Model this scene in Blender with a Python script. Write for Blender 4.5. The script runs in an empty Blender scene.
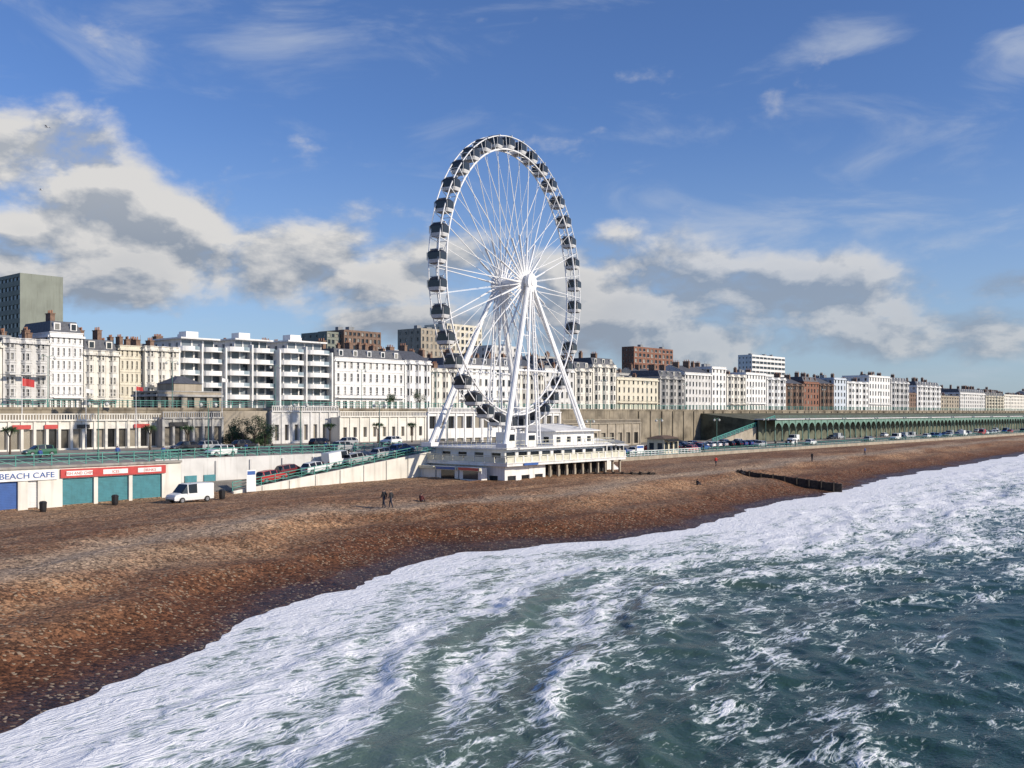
import bpy, math, random
import numpy as np
from mathutils import Vector, Matrix
random.seed(7)
F=983.0; HOR=412.0; H=12.0
A=math.radians(49); CA=math.cos(A); SA=math.sin(A)
scene=bpy.context.scene
scene.view_settings.view_transform='Standard'
scene.view_settings.look='None'
scene.view_settings.exposure=0
COL=scene.collection

# ---- survey helpers: coast frame (s along the shore, t inland, z up) ----
def sv(px,t):
    k=(px-512)/F; Y=t/(CA-SA*k); return (k*Y*CA+Y*SA, Y)
def S(px,t): return sv(px,t)[0]
def Z(py,Y): return H+(HOR-py)*Y/F
def ST(X,Y): return (X*CA+Y*SA, -X*SA+Y*CA)
def XY(s,t): return (s*CA-t*SA, s*SA+t*CA)

# ------------------------------------------------------------ noise
def hsh(i,j,seed):
    n=(i.astype(np.int64)*374761393+j.astype(np.int64)*668265263+seed*1442695041)&0x7fffffff
    n=((n^(n>>13))*1274126177)&0x7fffffff
    n=(n^(n>>16))&0xffffff
    return n/float(0xffffff)
def vn(x,y,seed=0):
    x=np.asarray(x,dtype=float); y=np.asarray(y,dtype=float)+0*x
    x=x+0*y
    i=np.floor(x); j=np.floor(y); fx=x-i; fy=y-j
    fx=fx*fx*(3-2*fx); fy=fy*fy*(3-2*fy)
    a=hsh(i,j,seed); b=hsh(i+1,j,seed); c=hsh(i,j+1,seed); d=hsh(i+1,j+1,seed)
    return (a*(1-fx)+b*fx)*(1-fy)+(c*(1-fx)+d*fx)*fy
def shore(s):
    s=np.asarray(s,dtype=float)
    b=np.interp(s,[-1500,-100,0,15.6,27,37.4,50,60,68,75,90,110,140,181,240,301,500,900,4000],
                  [20,28,36,39.5,44,50,56.5,58,55,52.5,53,57,60.5,65,69,73,78,85,150])
    return b+1.3*(vn(s/8.5,0*s+3.3,5)*2-1)+0.75*(vn(s/2.9,0*s+9.1,6)*2-1)+0.25*(vn(s/.8,0*s+4.1,9)*2-1)
def zplat(s): return np.interp(s,[40,100,200],[2.0,2.9,3.1])
def ground(s,t):
    s=np.asarray(s,dtype=float); t=np.asarray(t,dtype=float)
    d=t-shore(s)
    z=np.interp(d,[-200,-60,-20,-3,0,3,9,16,24],[-14,-7,-2.5,-.45,0,.42,1.55,2.65,2.85])
    zp=zplat(s); w=np.clip((d-22)/18,0,1); w=w*w*(3-2*w)
    z=z*(1-w)+zp*w
    land=np.clip((d-2)/4,0,1)*np.clip((103-t)/5,0,1)
    z=z+land*(0.34*(vn(s/9,t/3.2,1)-.5)+0.20*(vn(s/2.2,t/1.4,2)-.5)+0.09*(vn(s/.7,t/.6,3)-.5))
    z=z+land*0.17*np.sin(d*.9+2.2*vn(s/14,t/9,8))*np.clip((26-d)/10,0,1)
    back=np.interp(t,[103,105,155,156,159,230,1500,8000],[0,3.4,3.4,3.4,12.3,12.4,45,80])
    return np.where(t>105,back,np.where(t>103,zp+(3.4-zp)*(t-103)/2,z))
def gz(s,t): return float(ground(np.array([s]),np.array([t]))[0])
def on_beach(px,py):
    z=2.5
    for _ in range(12):
        Y=(H-z)*F/(py-HOR); X=(px-512)/F*Y; s,t=ST(X,Y); z=gz(s,t)
    return s,t,z

# ------------------------------------------------------------ materials
MATS={}
def nd(nt,typ,**kw):
    n=nt.nodes.new(typ)
    for k,v in kw.items(): setattr(n,k,v)
    return n
def mat(name,col,rough=.7,var=.12,vs=1.5,metal=0,bump=0,bs=8,streak=0,spec=.5,col2=None):
    if name in MATS: return MATS[name]
    m=bpy.data.materials.new(name); m.use_nodes=True; nt=m.node_tree; L=nt.links
    b=nt.nodes['Principled BSDF']; b.inputs['Roughness'].default_value=rough; b.inputs['Metallic'].default_value=metal
    b.inputs['Specular IOR Level'].default_value=spec
    tc=nd(nt,'ShaderNodeTexCoord'); no=nd(nt,'ShaderNodeTexNoise'); no.inputs['Scale'].default_value=vs; no.inputs['Detail'].default_value=4
    L.new(tc.outputs['Object'],no.inputs['Vector'])
    mx=nd(nt,'ShaderNodeMix',data_type='RGBA')
    c2=col2 if col2 else tuple(c*(1-2*var) for c in col)
    mx.inputs['A'].default_value=(*c2,1); mx.inputs['B'].default_value=(*[min(1,c*(1+var*.3)) for c in col],1)
    mr=nd(nt,'ShaderNodeMapRange'); mr.inputs['From Min'].default_value=.3; mr.inputs['From Max'].default_value=.62
    L.new(no.outputs['Fac'],mr.inputs['Value']); L.new(mr.outputs[0],mx.inputs['Factor'])
    out=mx.outputs['Result']
    if streak:
        mp=nd(nt,'ShaderNodeMapping'); mp.inputs['Scale'].default_value=(1.6,1.6,.12)
        n2=nd(nt,'ShaderNodeTexNoise'); n2.inputs['Scale'].default_value=1.2; n2.inputs['Detail'].default_value=3
        L.new(tc.outputs['Object'],mp.inputs[0]); L.new(mp.outputs[0],n2.inputs['Vector'])
        m2=nd(nt,'ShaderNodeMapRange'); m2.inputs['From Min'].default_value=.5; m2.inputs['From Max'].default_value=.7; m2.inputs['To Max'].default_value=streak
        L.new(n2.outputs['Fac'],m2.inputs['Value'])
        x2=nd(nt,'ShaderNodeMix',data_type='RGBA'); x2.inputs['B'].default_value=(col[0]*.42,col[1]*.4,col[2]*.36,1)
        L.new(out,x2.inputs['A']); L.new(m2.outputs[0],x2.inputs['Factor']); out=x2.outputs['Result']
    L.new(out,b.inputs['Base Color'])
    if bump:
        n3=nd(nt,'ShaderNodeTexNoise'); n3.inputs['Scale'].default_value=bs; L.new(tc.outputs['Object'],n3.inputs['Vector'])
        bp=nd(nt,'ShaderNodeBump'); bp.inputs['Strength'].default_value=bump; bp.inputs['Distance'].default_value=.05
        L.new(n3.outputs['Fac'],bp.inputs['Height']); L.new(bp.outputs[0],b.inputs['Normal'])
    MATS[name]=m; return m
def glassmat(name,dark=(.02,.025,.03),light=(.34,.32,.28),thr=.8,rough=.08):
    if name in MATS: return MATS[name]
    m=bpy.data.materials.new(name); m.use_nodes=True; nt=m.node_tree; L=nt.links
    b=nt.nodes['Principled BSDF']; b.inputs['Roughness'].default_value=rough
    g=nd(nt,'ShaderNodeNewGeometry'); mr=nd(nt,'ShaderNodeMapRange'); mr.inputs['From Min'].default_value=thr-.4; mr.inputs['From Max'].default_value=thr+.2
    L.new(g.outputs['Random Per Island'],mr.inputs['Value'])
    mx=nd(nt,'ShaderNodeMix',data_type='RGBA'); mx.inputs['A'].default_value=(*dark,1); mx.inputs['B'].default_value=(*light,1)
    L.new(mr.outputs[0],mx.inputs['Factor']); L.new(mx.outputs['Result'],b.inputs['Base Color'])
    MATS[name]=m; return m
GL=glassmat('window_glass')
GLD=glassmat('dark_glass',(.01,.012,.015),(.05,.06,.07),.7)
WHITE=mat('white_paint',(.80,.79,.77),.5,.06,.8,streak=.25)
STEELW=mat('white_steel',(.82,.82,.82),.35,.04,.5,streak=.12)
GREEN=mat('turquoise_paint',(.08,.30,.25),.5,.15,3)
CONC=mat('concrete',(.34,.32,.29),.9,.15,.7,bump=.3,streak=.5)
SLATE=mat('slate',(.10,.105,.12),.7,.2,2,bump=.3)
LEAD=mat('roof_grey',(.25,.26,.27),.8,.15,.6)
CHIM=mat('chimney_brick',(.22,.14,.10),.9,.2,2,bump=.4)
DARK=mat('matte_black',(.02,.02,.022),.9,.1,1)
BLACK=mat('black_paint',(.02,.02,.022),.4,.1,3)
RUB=mat('rubber',(.02,.02,.02),.8,.1,5)
RED=mat('red_paint',(.50,.05,.045),.4,.08,2,streak=.2)
TEAL=mat('teal_shutter',(.05,.22,.26),.5,.1,2,streak=.3)
BLUE=mat('blue_paint',(.03,.10,.33),.5,.08,2)
ASPH=mat('asphalt',(.075,.075,.078),.9,.2,.8,bump=.3,bs=20)
WOOD=mat('weathered_timber',(.05,.038,.03),.9,.3,3,bump=.6)
WALLS={
 'cream':mat('cream_stucco',(.67,.62,.50),.8,.08,.4,streak=.35),
 'white':mat('white_stucco',(.77,.76,.74),.8,.06,.4,streak=.35),
 'ivory':mat('ivory_stucco',(.73,.70,.63),.8,.08,.4,streak=.35),
 'grey':mat('grey_render',(.42,.41,.39),.85,.1,.4,streak=.35),
 'pale':mat('pale_render',(.63,.62,.60),.85,.1,.4,streak=.4),
 'yellow':mat('yellow_stucco',(.67,.60,.44),.8,.08,.4,streak=.3),
 'tan':mat('tan_stone',(.38,.33,.26),.9,.14,.6,bump=.3,streak=.4),
 'brick':mat('red_brick',(.25,.12,.08),.9,.2,1.2,bump=.4,streak=.2),
 'brown':mat('brown_brick',(.21,.14,.105),.9,.18,1,bump=.4,streak=.2),
 'olive':mat('olive_panel',(.23,.25,.21),.8,.08,.3,streak=.3),
 'blue':mat('pale_blue_stucco',(.52,.57,.63),.8,.08,.4,streak=.2),
}
# ------------------------------------------------------------ mesh builder
def grp(name,s,t,z,rot=0.0,pitch=0.0):
    e=bpy.data.objects.new(name,None); x,y=XY(s,t); e.location=(x,y,z); e.rotation_euler=(0,pitch,A+rot)
    e.empty_display_size=.5; COL.objects.link(e); return e
class MB:
    def __init__(s): s.v=[];s.f=[];s.m=[]
    def poly(s,pts,m=0):
        n=len(s.v); s.v+= [tuple(p) for p in pts]; s.f.append(tuple(range(n,n+len(pts)))); s.m.append(m)
    def box(s,x0,x1,y0,y1,z0,z1,m=0):
        n=len(s.v)
        s.v+=[(x0,y0,z0),(x1,y0,z0),(x1,y1,z0),(x0,y1,z0),(x0,y0,z1),(x1,y0,z1),(x1,y1,z1),(x0,y1,z1)]
        for q in ((0,3,2,1),(4,5,6,7),(0,1,5,4),(1,2,6,5),(2,3,7,6),(3,0,4,7)):
            s.f.append(tuple(n+i for i in q)); s.m.append(m)
    def hexa(s,p,m=0):
        n=len(s.v); s.v+=[tuple(q) for q in p]
        for q in ((0,3,2,1),(4,5,6,7),(0,1,5,4),(1,2,6,5),(2,3,7,6),(3,0,4,7)):
            s.f.append(tuple(n+i for i in q)); s.m.append(m)
    def tube(s,p0,p1,r0,r1=None,n=6,m=0,cap=True):
        r1=r0 if r1 is None else r1
        p0=Vector(p0);p1=Vector(p1);d=(p1-p0)
        if d.length<1e-6:return
        d.normalize(); a=d.orthogonal().normalized(); b=d.cross(a)
        k=len(s.v)
        for p,r in((p0,r0),(p1,r1)):
            for i in range(n):
                t=2*math.pi*i/n; s.v.append(tuple(p+a*(r*math.cos(t))+b*(r*math.sin(t))))
        for i in range(n):
            j=(i+1)%n; s.f.append((k+i,k+j,k+n+j,k+n+i)); s.m.append(m)
        if cap:
            s.f.append(tuple(k+i for i in reversed(range(n)))); s.m.append(m)
            s.f.append(tuple(k+n+i for i in range(n))); s.m.append(m)
    def rings(s,rl,m=0,cap=True,closed=True):
        k=len(s.v); n=len(rl[0])
        for r in rl: s.v+=[tuple(p) for p in r]
        for a in range(len(rl)-1):
            mm=m[a] if isinstance(m,(list,tuple)) else m
            for i in range(n):
                j=(i+1)%n; s.f.append((k+a*n+i,k+a*n+j,k+(a+1)*n+j,k+(a+1)*n+i)); s.m.append(mm)
        if cap:
            s.f.append(tuple(k+i for i in reversed(range(n)))); s.m.append(m[0] if isinstance(m,(list,tuple)) else m)
            s.f.append(tuple(k+(len(rl)-1)*n+i for i in range(n))); s.m.append(m[-1] if isinstance(m,(list,tuple)) else m)
    def mesh(s,name,mats,smooth=False):
        me=bpy.data.meshes.new(name); me.from_pydata(s.v,[],s.f)
        for q in mats: me.materials.append(q)
        me.polygons.foreach_set('material_index',s.m)
        if smooth: me.polygons.foreach_set('use_smooth',[True]*len(s.f))
        me.update(); return me
    def child(s,name,mats,par,smooth=False):
        if not s.f: return None
        o=bpy.data.objects.new(name,s.mesh(name,mats,smooth)); COL.objects.link(o); o.parent=par; return o
    def top(s,name,mats,st=(0,0),z=0,rot=0,smooth=False):
        o=bpy.data.objects.new(name,s.mesh(name,mats,smooth)); COL.objects.link(o)
        x,y=XY(*st); o.location=(x,y,z); o.rotation_euler=(0,0,A+rot); return o

# ------------------------------------------------------------ facade generator
def facade(mw,mg,mt,o,du,w,z0,z1,nc,nr,wf=.45,hf=.6,rec=.22,bars=False,sill=True,gf=None,cor=True,strings=False,blind=False):
    no=(du[1],-du[0])
    def P(a,z,d): return (o[0]+du[0]*a+no[0]*d,o[1]+du[1]*a+no[1]*d,z)
    def ob(m,a0,a1,b0,b1,d0,d1,mi=0):
        m.hexa([P(a0,b0,d0),P(a1,b0,d0),P(a1,b0,d1),P(a0,b0,d1),P(a0,b1,d0),P(a1,b1,d0),P(a1,b1,d1),P(a0,b1,d1)],mi)
    if blind or nc<1:
        mw.poly([P(0,z0,0),P(w,z0,0),P(w,z1,0),P(0,z1,0)])
    else:
        cw=w/nc; ch=(z1-z0)/nr
        for r in range(nr):
            for c in range(nc):
                a0=c*cw;a1=a0+cw;b0=z0+r*ch;b1=b0+ch
                W=wf;Hh=hf;bo=.22
                if r==0 and gf: W,Hh,bo=gf
                h_=Hh*(1 if r<nr-1 or nr<4 else .8)
                wa0=a0+cw*(1-W)/2; wa1=a1-cw*(1-W)/2; wb0=b0+ch*bo; wb1=min(b1-.08,wb0+ch*h_)
                mw.poly([P(a0,b0,0),P(a1,b0,0),P(a1,wb0,0),P(a0,wb0,0)])
                mw.poly([P(a0,wb1,0),P(a1,wb1,0),P(a1,b1,0),P(a0,b1,0)])
                mw.poly([P(a0,wb0,0),P(wa0,wb0,0),P(wa0,wb1,0),P(a0,wb1,0)])
                mw.poly([P(wa1,wb0,0),P(a1,wb0,0),P(a1,wb1,0),P(wa1,wb1,0)])
                mw.poly([P(wa0,wb0,0),P(wa1,wb0,0),P(wa1,wb0,-rec),P(wa0,wb0,-rec)])
                mw.poly([P(wa0,wb1,0),P(wa1,wb1,0),P(wa1,wb1,-rec),P(wa0,wb1,-rec)])
                mw.poly([P(wa0,wb0,0),P(wa0,wb1,0),P(wa0,wb1,-rec),P(wa0,wb0,-rec)])
                mw.poly([P(wa1,wb0,0),P(wa1,wb1,0),P(wa1,wb1,-rec),P(wa1,wb0,-rec)])
                mg.poly([P(wa0,wb0,-rec),P(wa1,wb0,-rec),P(wa1,wb1,-rec),P(wa0,wb1,-rec)])
                if bars:
                    mid=(wb0+wb1)/2; ob(mt,wa0,wa1,mid-.04,mid+.04,-rec+.01,-rec+.06)
                    ma=(wa0+wa1)/2; ob(mt,ma-.03,ma+.03,wb0,wb1,-rec+.012,-rec+.05)
                if sill and not(r==0 and gf): ob(mt,wa0-.1,wa1+.1,wb0-.12,wb0-.003,.003,.14)
        if strings:
            for r in range(1,nr):
                b=z0+r*ch; ob(mt,0,w,b-.09,b+.09,.004,.12)
    if cor:
        ob(mt,-.12,w+.12,z1-.95,z1-.55,.004,.42); ob(mt,-.05,w+.05,z1-.06,z1+.1,-.25,.14)
def building(name,px0,px1,pyt,t,depth=14,z0=12.3,floors=5,cols=6,col='white',bow=0,roof='flat',chim=2,wf=.42,hf=.6,bars=False,
             gf=None,balc=False,strings=False,front_blind=False,endcols=4,cor=True,glass=None,trim=None,sill=True,endwf=.3,clutter=True):
    s0,Y0=sv(px0,t); s1,Y1=sv(px1,t); z1=Z(pyt,(Y0+Y1)/2)
    w=s1-s0; g=grp(name,s0,t,z0); h=z1-z0
    mw,mg,mt,mr=MB(),MB(),MB(),MB()
    pts=[(0,0)]
    segs=[]
    if bow:
        m=w/bow; fl=m*.17; an=m*.17; pr=min(1.3,m*.22)
        for i in range(bow):
            x=i*m
            for q,c in (((x+fl,0),0),((x+fl+an,-pr),1),((x+m-fl-an,-pr),1),((x+m-fl,0),1),((x+m,0),0)):
                segs.append((pts[-1],q,c)); pts.append(q)
    else:
        pts.append((w,0)); segs.append(((0,0),(w,0),cols))
    for a,b,c in segs:
        L=math.hypot(b[0]-a[0],b[1]-a[1]); du=((b[0]-a[0])/L,(b[1]-a[1])/L)
        facade(mw,mg,mt,a,du,L,0,h,c,floors,wf if not bow else .56,hf*(.92 if bow else 1),bars=bars,gf=gf,strings=strings,blind=front_blind or c==0,cor=cor,sill=sill)
    facade(mw,mg,mt,(0,depth),(0,-1),depth,0,h,endcols,floors,endwf,hf*.8,cor=cor,sill=False)
    facade(mw,mg,mt,(w,0),(0,1),depth,0,h,endcols,floors,.3,hf*.8,cor=cor,sill=False)
    mw.poly([(0,depth,0),(w,depth,0),(w,depth,h),(0,depth,h)])
    rz=h-.5 if roof=='flat' else h+.12
    mr.poly([(p[0],p[1]+.02,rz) for p in pts]+[(w,depth,rz),(0,depth,rz)])
    if roof=='mansard':
        i=1.4;hh=2.3
        mr.rings([[(.15,.3,h+.125),(w-.15,.3,h+.125),(w-.15,depth,h+.125),(.15,depth,h+.125)],[(i*.5,i,h+hh),(w-i*.5,i,h+hh),(w-i*.5,depth-i,h+hh),(i*.5,depth-i,h+hh)]],cap=True)
        nD=max(2,int(w/4))
        for k in range(nD):
            x=(k+.5)*w/nD
            mt.box(x-.65,x+.65,.5,2.2,h+.4,h+1.95); mg.poly([(x-.45,.49,h+.6),(x+.45,.49,h+.6),(x+.45,.49,h+1.75),(x-.45,.49,h+1.75)])
    if roof=='gable':
        mr.poly([(0,0,h+.12),(w,0,h+.12),(w,depth/2,h+3),(0,depth/2,h+3)]); mr.poly([(0,depth,h+.12),(w,depth,h+.12),(w,depth/2,h+3),(0,depth/2,h+3)])
        mw.poly([(0,0,h),(0,depth,h),(0,depth/2,h+3)]); mw.poly([(w,0,h),(w,depth,h),(w,depth/2,h+3)])
    if balc:
        for r in ([1,2] if balc is True else balc):
            b=r*h/floors+.05; y=-(1.3 if bow else 0)-1.0
            mt.box(.3,w-.3,y,-.05 if not bow else -.9,b-.18,b)
            x=.3
            while x<w-.3:
                mt.tube((x,y+.05,b),(x,y+.05,b+1),.025,n=4); x+=.5
            mt.box(.3,w-.3,y+.02,y+.08,b+.98,b+1.05)
    mc=MB()
    for k in range(chim):
        x=(k+.5)*w/chim+random.uniform(-1,1); y=depth*random.uniform(.35,.65); ht=random.uniform(1.6,2.5)+(2 if roof!='flat' else 0)
        l=random.uniform(.5,1.3)
        mc.box(x-.45,x+.45,y-l,y+l,rz-.3,rz+ht); mc.box(x-.55,x+.55,y-l-.1,y+l+.1,rz+ht,rz+ht+.18)
        for q in range(3): mc.tube((x,y-l*.7+q*l*.7,rz+ht+.18),(x,y-l*.7+q*l*.7,rz+ht+.8),.16,.12,n=6,m=1)
    if roof=='flat' and w>7 and clutter:
        for k in range(int(w/9)+1):
            x=random.uniform(1.5,w-4); y=random.uniform(3,depth-4); a=random.uniform(1.2,3)
            mr.box(x,x+a,y,y+a*.8,rz+.01,rz+random.uniform(1.1,2.2))
            mr.tube((x+a*.5,y+.3,rz+1),(x+a*.5,y+.3,rz+random.uniform(2.5,4)),.04,n=4)
    W=WALLS[col]
    mw.child('walls',[W],g); mg.child('windows',[glass or GL],g); mt.child('trim',[trim or (W if col not in('white','pale') else WHITE)],g)
    mr.child('roof',[SLATE if roof!='flat' else LEAD],g); mc.child('chimneys',[CHIM,mat('chimney_pot',(.4,.2,.12),.9)],g)
    return g
def apartments(name,px0,px1,pyt,t,floors=6,step=3.0,depth=15,z0=12.3,unit=6.5):
    s0,Y0=sv(px0,t); s1,Y1=sv(px1,t); z1=Z(pyt,(Y0+Y1)/2); w=s1-s0; h=z1-z0; g=grp(name,s0,t,z0)
    mw,mg,mt,mr=MB(),MB(),MB(),MB(); fh=h/floors
    for r in range(floors):
        x0=0 if r<floors-1 else step; x1=w if r<floors-1 else w-1.0
        b=r*fh; nc=max(3,int((x1-x0)/2.1)); yy=2.0 if r<floors-1 else 3.2
        facade(mw,mg,mt,(x0,yy),(1,0),x1-x0,b,b+fh-.003,nc,1,.84,.72,rec=.15,sill=False,cor=False)
        facade(mw,mg,mt,(x0,depth),(0,-1),depth-yy,b,b+fh-.003,4,1,.35,.5,sill=False,cor=False)
        mw.poly([(x1,yy,b),(x1,depth,b),(x1,depth,b+fh),(x1,yy,b+fh)]); mw.poly([(x0,depth,b),(x1,depth,b),(x1,depth,b+fh),(x0,depth,b+fh)])
        n=10
        nu=max(1,round(w/unit)); uw=w/nu
        for u in range(nu):
            ux0=u*uw+.25; ux1=(u+1)*uw-.25
            out=[]
            for k in range(n+1):
                f=k/n; xx=ux0+(ux1-ux0)*f; out.append((xx, 1.2-1.7*math.sin(math.pi*min(1,max(0,f)))**.45))
            zt=b+fh-.14
            if r<floors-1:
                for k in range(n):
                    a,c=out[k],out[k+1]
                    mt.hexa([(a[0],a[1],zt),(c[0],c[1],zt),(c[0],2.0,zt),(a[0],2.0,zt),(a[0],a[1],zt+.26),(c[0],c[1],zt+.26),(c[0],2.0,zt+.26),(a[0],2.0,zt+.26)])
                    mt.hexa([(a[0],a[1],zt+.26),(c[0],c[1],zt+.26),(c[0],c[1]+.1,zt+.26),(a[0],a[1]+.1,zt+.26),(a[0],a[1],zt+1.05),(c[0],c[1],zt+1.05),(c[0],c[1]+.1,zt+1.05),(a[0],a[1]+.1,zt+1.05)],0 if (k<6 or (u+r)%3==0) else 1)
    for u in range(1,nu):
        mw.box(u*uw-.18,u*uw+.18,.3,1.99,0,h-fh*.4)
    mw.box(-.2,.2,.2,2.4,0,h-fh*.8); mw.box(w-.2,w+.2,.2,2.4,0,h-fh*.8)
    mr.box(step-.8,w-.4,1.6,depth,h,h+.35); mr.box(step+3,step+6,6,9,h+.35,h+2.0); mr.box(w-6,w-4,7,10,h+.35,h+1.5)
    mw.child('walls',[WALLS['white']],g); mg.child('windows',[glassmat('blue_glass',(.03,.045,.06),(.20,.23,.26),.5)],g); mt.child('balconies',[WHITE,glassmat('balcony_glass',(.18,.25,.28),(.3,.36,.4),.5)],g); mr.child('roof',[WALLS['white']],g)
    return g

# ============================================================ TERRAIN
def gridmesh(name,sv_,tv_,zfun,mats,attrs):
    Sg,Tg=np.meshgrid(sv_,tv_,indexing='ij')
    Sg,Tg,Zg=zfun(Sg,Tg)
    n,m=Sg.shape
    co=np.stack([Sg,Tg,Zg],-1).reshape(-1,3)
    idx=np.arange(n*m).reshape(n,m)
    q=np.stack([idx[:-1,:-1],idx[1:,:-1],idx[1:,1:],idx[:-1,1:]],-1).reshape(-1,4)
    me=bpy.data.meshes.new(name); me.vertices.add(len(co)); me.vertices.foreach_set('co',co.ravel())
    me.loops.add(q.size); me.loops.foreach_set('vertex_index',q.ravel())
    me.polygons.add(len(q)); me.polygons.foreach_set('loop_start',np.arange(0,q.size,4)); me.polygons.foreach_set('loop_total',np.full(len(q),4))
    me.polygons.foreach_set('use_smooth',np.ones(len(q),dtype=bool))
    for mt_ in mats: me.materials.append(mt_)
    me.update(calc_edges=True)
    for an,af in attrs.items():
        at=me.attributes.new(an,'FLOAT','POINT'); at.data.foreach_set('value',af(Sg,Tg,Zg).ravel().astype(np.float32))
    o=bpy.data.objects.new(name,me); COL.objects.link(o); o.rotation_euler=(0,0,A); return o
def spacing(start,end,fine_end,step,g):
    a=list(np.arange(start,fine_end,step)); x=a[-1]; d=step
    while x<end: d*=1+g; x+=d; a.append(x)
    return a
def beach_mat():
    m=bpy.data.materials.new('shingle'); m.use_nodes=True; nt=m.node_tree; L=nt.links; b=nt.nodes['Principled BSDF']
    tc=nd(nt,'ShaderNodeTexCoord'); O=tc.outputs['Object']
    def noise(scale,det=4,vec=O,dist=0):
        n=nd(nt,'ShaderNodeTexNoise'); n.inputs['Scale'].default_value=scale; n.inputs['Detail'].default_value=det; n.inputs['Distortion'].default_value=dist; L.new(vec,n.inputs['Vector']); return n.outputs['Fac']
    def mrng(v,a,c,x=0,y=1):
        n=nd(nt,'ShaderNodeMapRange'); n.interpolation_type='SMOOTHSTEP'
        for k,u in zip(('From Min','From Max','To Min','To Max'),(a,c,x,y)): n.inputs[k].default_value=u
        L.new(v,n.inputs['Value']); return n.outputs[0]
    def mix(f,a,c,mode='MIX'):
        n=nd(nt,'ShaderNodeMix',data_type='RGBA',blend_type=mode)
        for s,v in (('Factor',f),('A',a),('B',c)):
            if isinstance(v,(tuple,float,int)): n.inputs[s].default_value=v if not isinstance(v,tuple) else (*v,1)
            else: L.new(v,n.inputs[s])
        return n.outputs['Result']
    vo=nd(nt,'ShaderNodeTexVoronoi'); vo.inputs['Scale'].default_value=7.0; L.new(O,vo.inputs['Vector'])
    vo2=nd(nt,'ShaderNodeTexVoronoi'); vo2.inputs['Scale'].default_value=3.1; L.new(O,vo2.inputs['Vector'])
    sep=nd(nt,'ShaderNodeSeparateColor'); L.new(vo.outputs['Color'],sep.inputs[0])
    sep2=nd(nt,'ShaderNodeSeparateColor'); L.new(vo2.outputs['Color'],sep2.inputs[0])
    mp=nd(nt,'ShaderNodeMapping'); mp.inputs['Scale'].default_value=(.22,1,1); L.new(O,mp.inputs[0])
    band=noise(.22,5,mp.outputs[0],.6)
    big=noise(.5,5,mp.outputs[0])
    att=nd(nt,'ShaderNodeAttribute',attribute_name='dsh'); D=att.outputs['Fac']
    dry=mix(mrng(band,.38,.60),(.160,.075,.036),(.31,.180,.097))
    dry=mix(mrng(big,.38,.66,0,.7),dry,(.20,.104,.054))
    gy=mrng(noise(.09,4,mp.outputs[0],.4),.50,.68,0,.45); dry=mix(gy,dry,(.275,.205,.14))
    wob=nd(nt,'ShaderNodeMath',operation='MULTIPLY_ADD'); L.new(noise(.12,3,mp.outputs[0]),wob.inputs[0]); wob.inputs[1].default_value=8; L.new(D,wob.inputs[2])
    lb=nd(nt,'ShaderNodeMath',operation='MULTIPLY'); L.new(mrng(wob.outputs[0],17,20),lb.inputs[0]); L.new(mrng(wob.outputs[0],21.5,26,1,0),lb.inputs[1])
    lbs=nd(nt,'ShaderNodeMath',operation='MULTIPLY'); L.new(lb.outputs[0],lbs.inputs[0]); lbs.inputs[1].default_value=.75
    dry=mix(lbs.outputs[0],dry,(.37,.275,.19))
    up=mrng(wob.outputs[0],34,50,0,.5); dry=mix(up,dry,(.31,.20,.12))
    wet=mrng(wob.outputs[0],8.5,17,1,0)
    base=mix(wet,dry,(.108,.044,.020))
    soak=mrng(wob.outputs[0],4.2,8.5,.85,0)
    base=mix(soak,base,(.036,.019,.012))
    peb=mrng(sep.outputs[0],0,1,.4,1.6)
    pv=nd(nt,'ShaderNodeCombineColor')
    for i in range(3): L.new(peb,pv.inputs[i])
    c=mix(1.0,base,pv.outputs[0],'MULTIPLY')
    pb2=mrng(sep2.outputs[0],0,1,.72,1.28); pv2=nd(nt,'ShaderNodeCombineColor')
    for i in range(3): L.new(pb2,pv2.inputs[i])
    c=mix(1.0,c,pv2.outputs[0],'MULTIPLY')
    lt=mrng(sep.outputs[1],.93,.95,0,.75); c=mix(lt,c,(.36,.28,.19))
    sx=nd(nt,'ShaderNodeSeparateXYZ'); L.new(O,sx.inputs[0])
    land=mrng(sx.outputs[1],103.0,103.6)
    c=mix(land,c,mix(mrng(noise(.3),.3,.7),(.20,.18,.155),(.28,.26,.22)))
    inl=mrng(sx.outputs[1],230,300); c=mix(inl,c,mix(mrng(noise(.02),.4,.6),(.06,.09,.04),(.16,.15,.13)))
    L.new(c,b.inputs['Base Color'])
    rg=mrng(soak,0,.75,.85,.42); L.new(rg,b.inputs['Roughness'])
    b.inputs['Specular IOR Level'].default_value=.25
    bp=nd(nt,'ShaderNodeBump'); bp.inputs['Strength'].default_value=.9; bp.inputs['Distance'].default_value=.08
    hs=nd(nt,'ShaderNodeMath',operation='MULTIPLY_ADD'); L.new(vo.outputs['Distance'],hs.inputs[0]); hs.inputs[1].default_value=-.5; L.new(noise(1.6,5),hs.inputs[2])
    L.new(hs.outputs[0],bp.inputs['Height']); L.new(bp.outputs[0],b.inputs['Normal'])
    return m
sS=[-3000,-1500,-700,-300,-150,-80,-50,-30,-15]+spacing(-5,6000,120,.45,.02)
tT=[-400,-200,-100,-50,-20,0,10,20,28]+list(np.arange(33,80,.45))+list(np.arange(80,103,.8))+[103,105,130,155,156,157.5,159,175,195,230,260,300,400,600,900,1500,3000,8000]
gridmesh('beach_terrain',sS,tT,lambda s,t:(s,t,ground(s,t)),[beach_mat()],{'dsh':lambda s,t,z:t-shore(s)})

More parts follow.
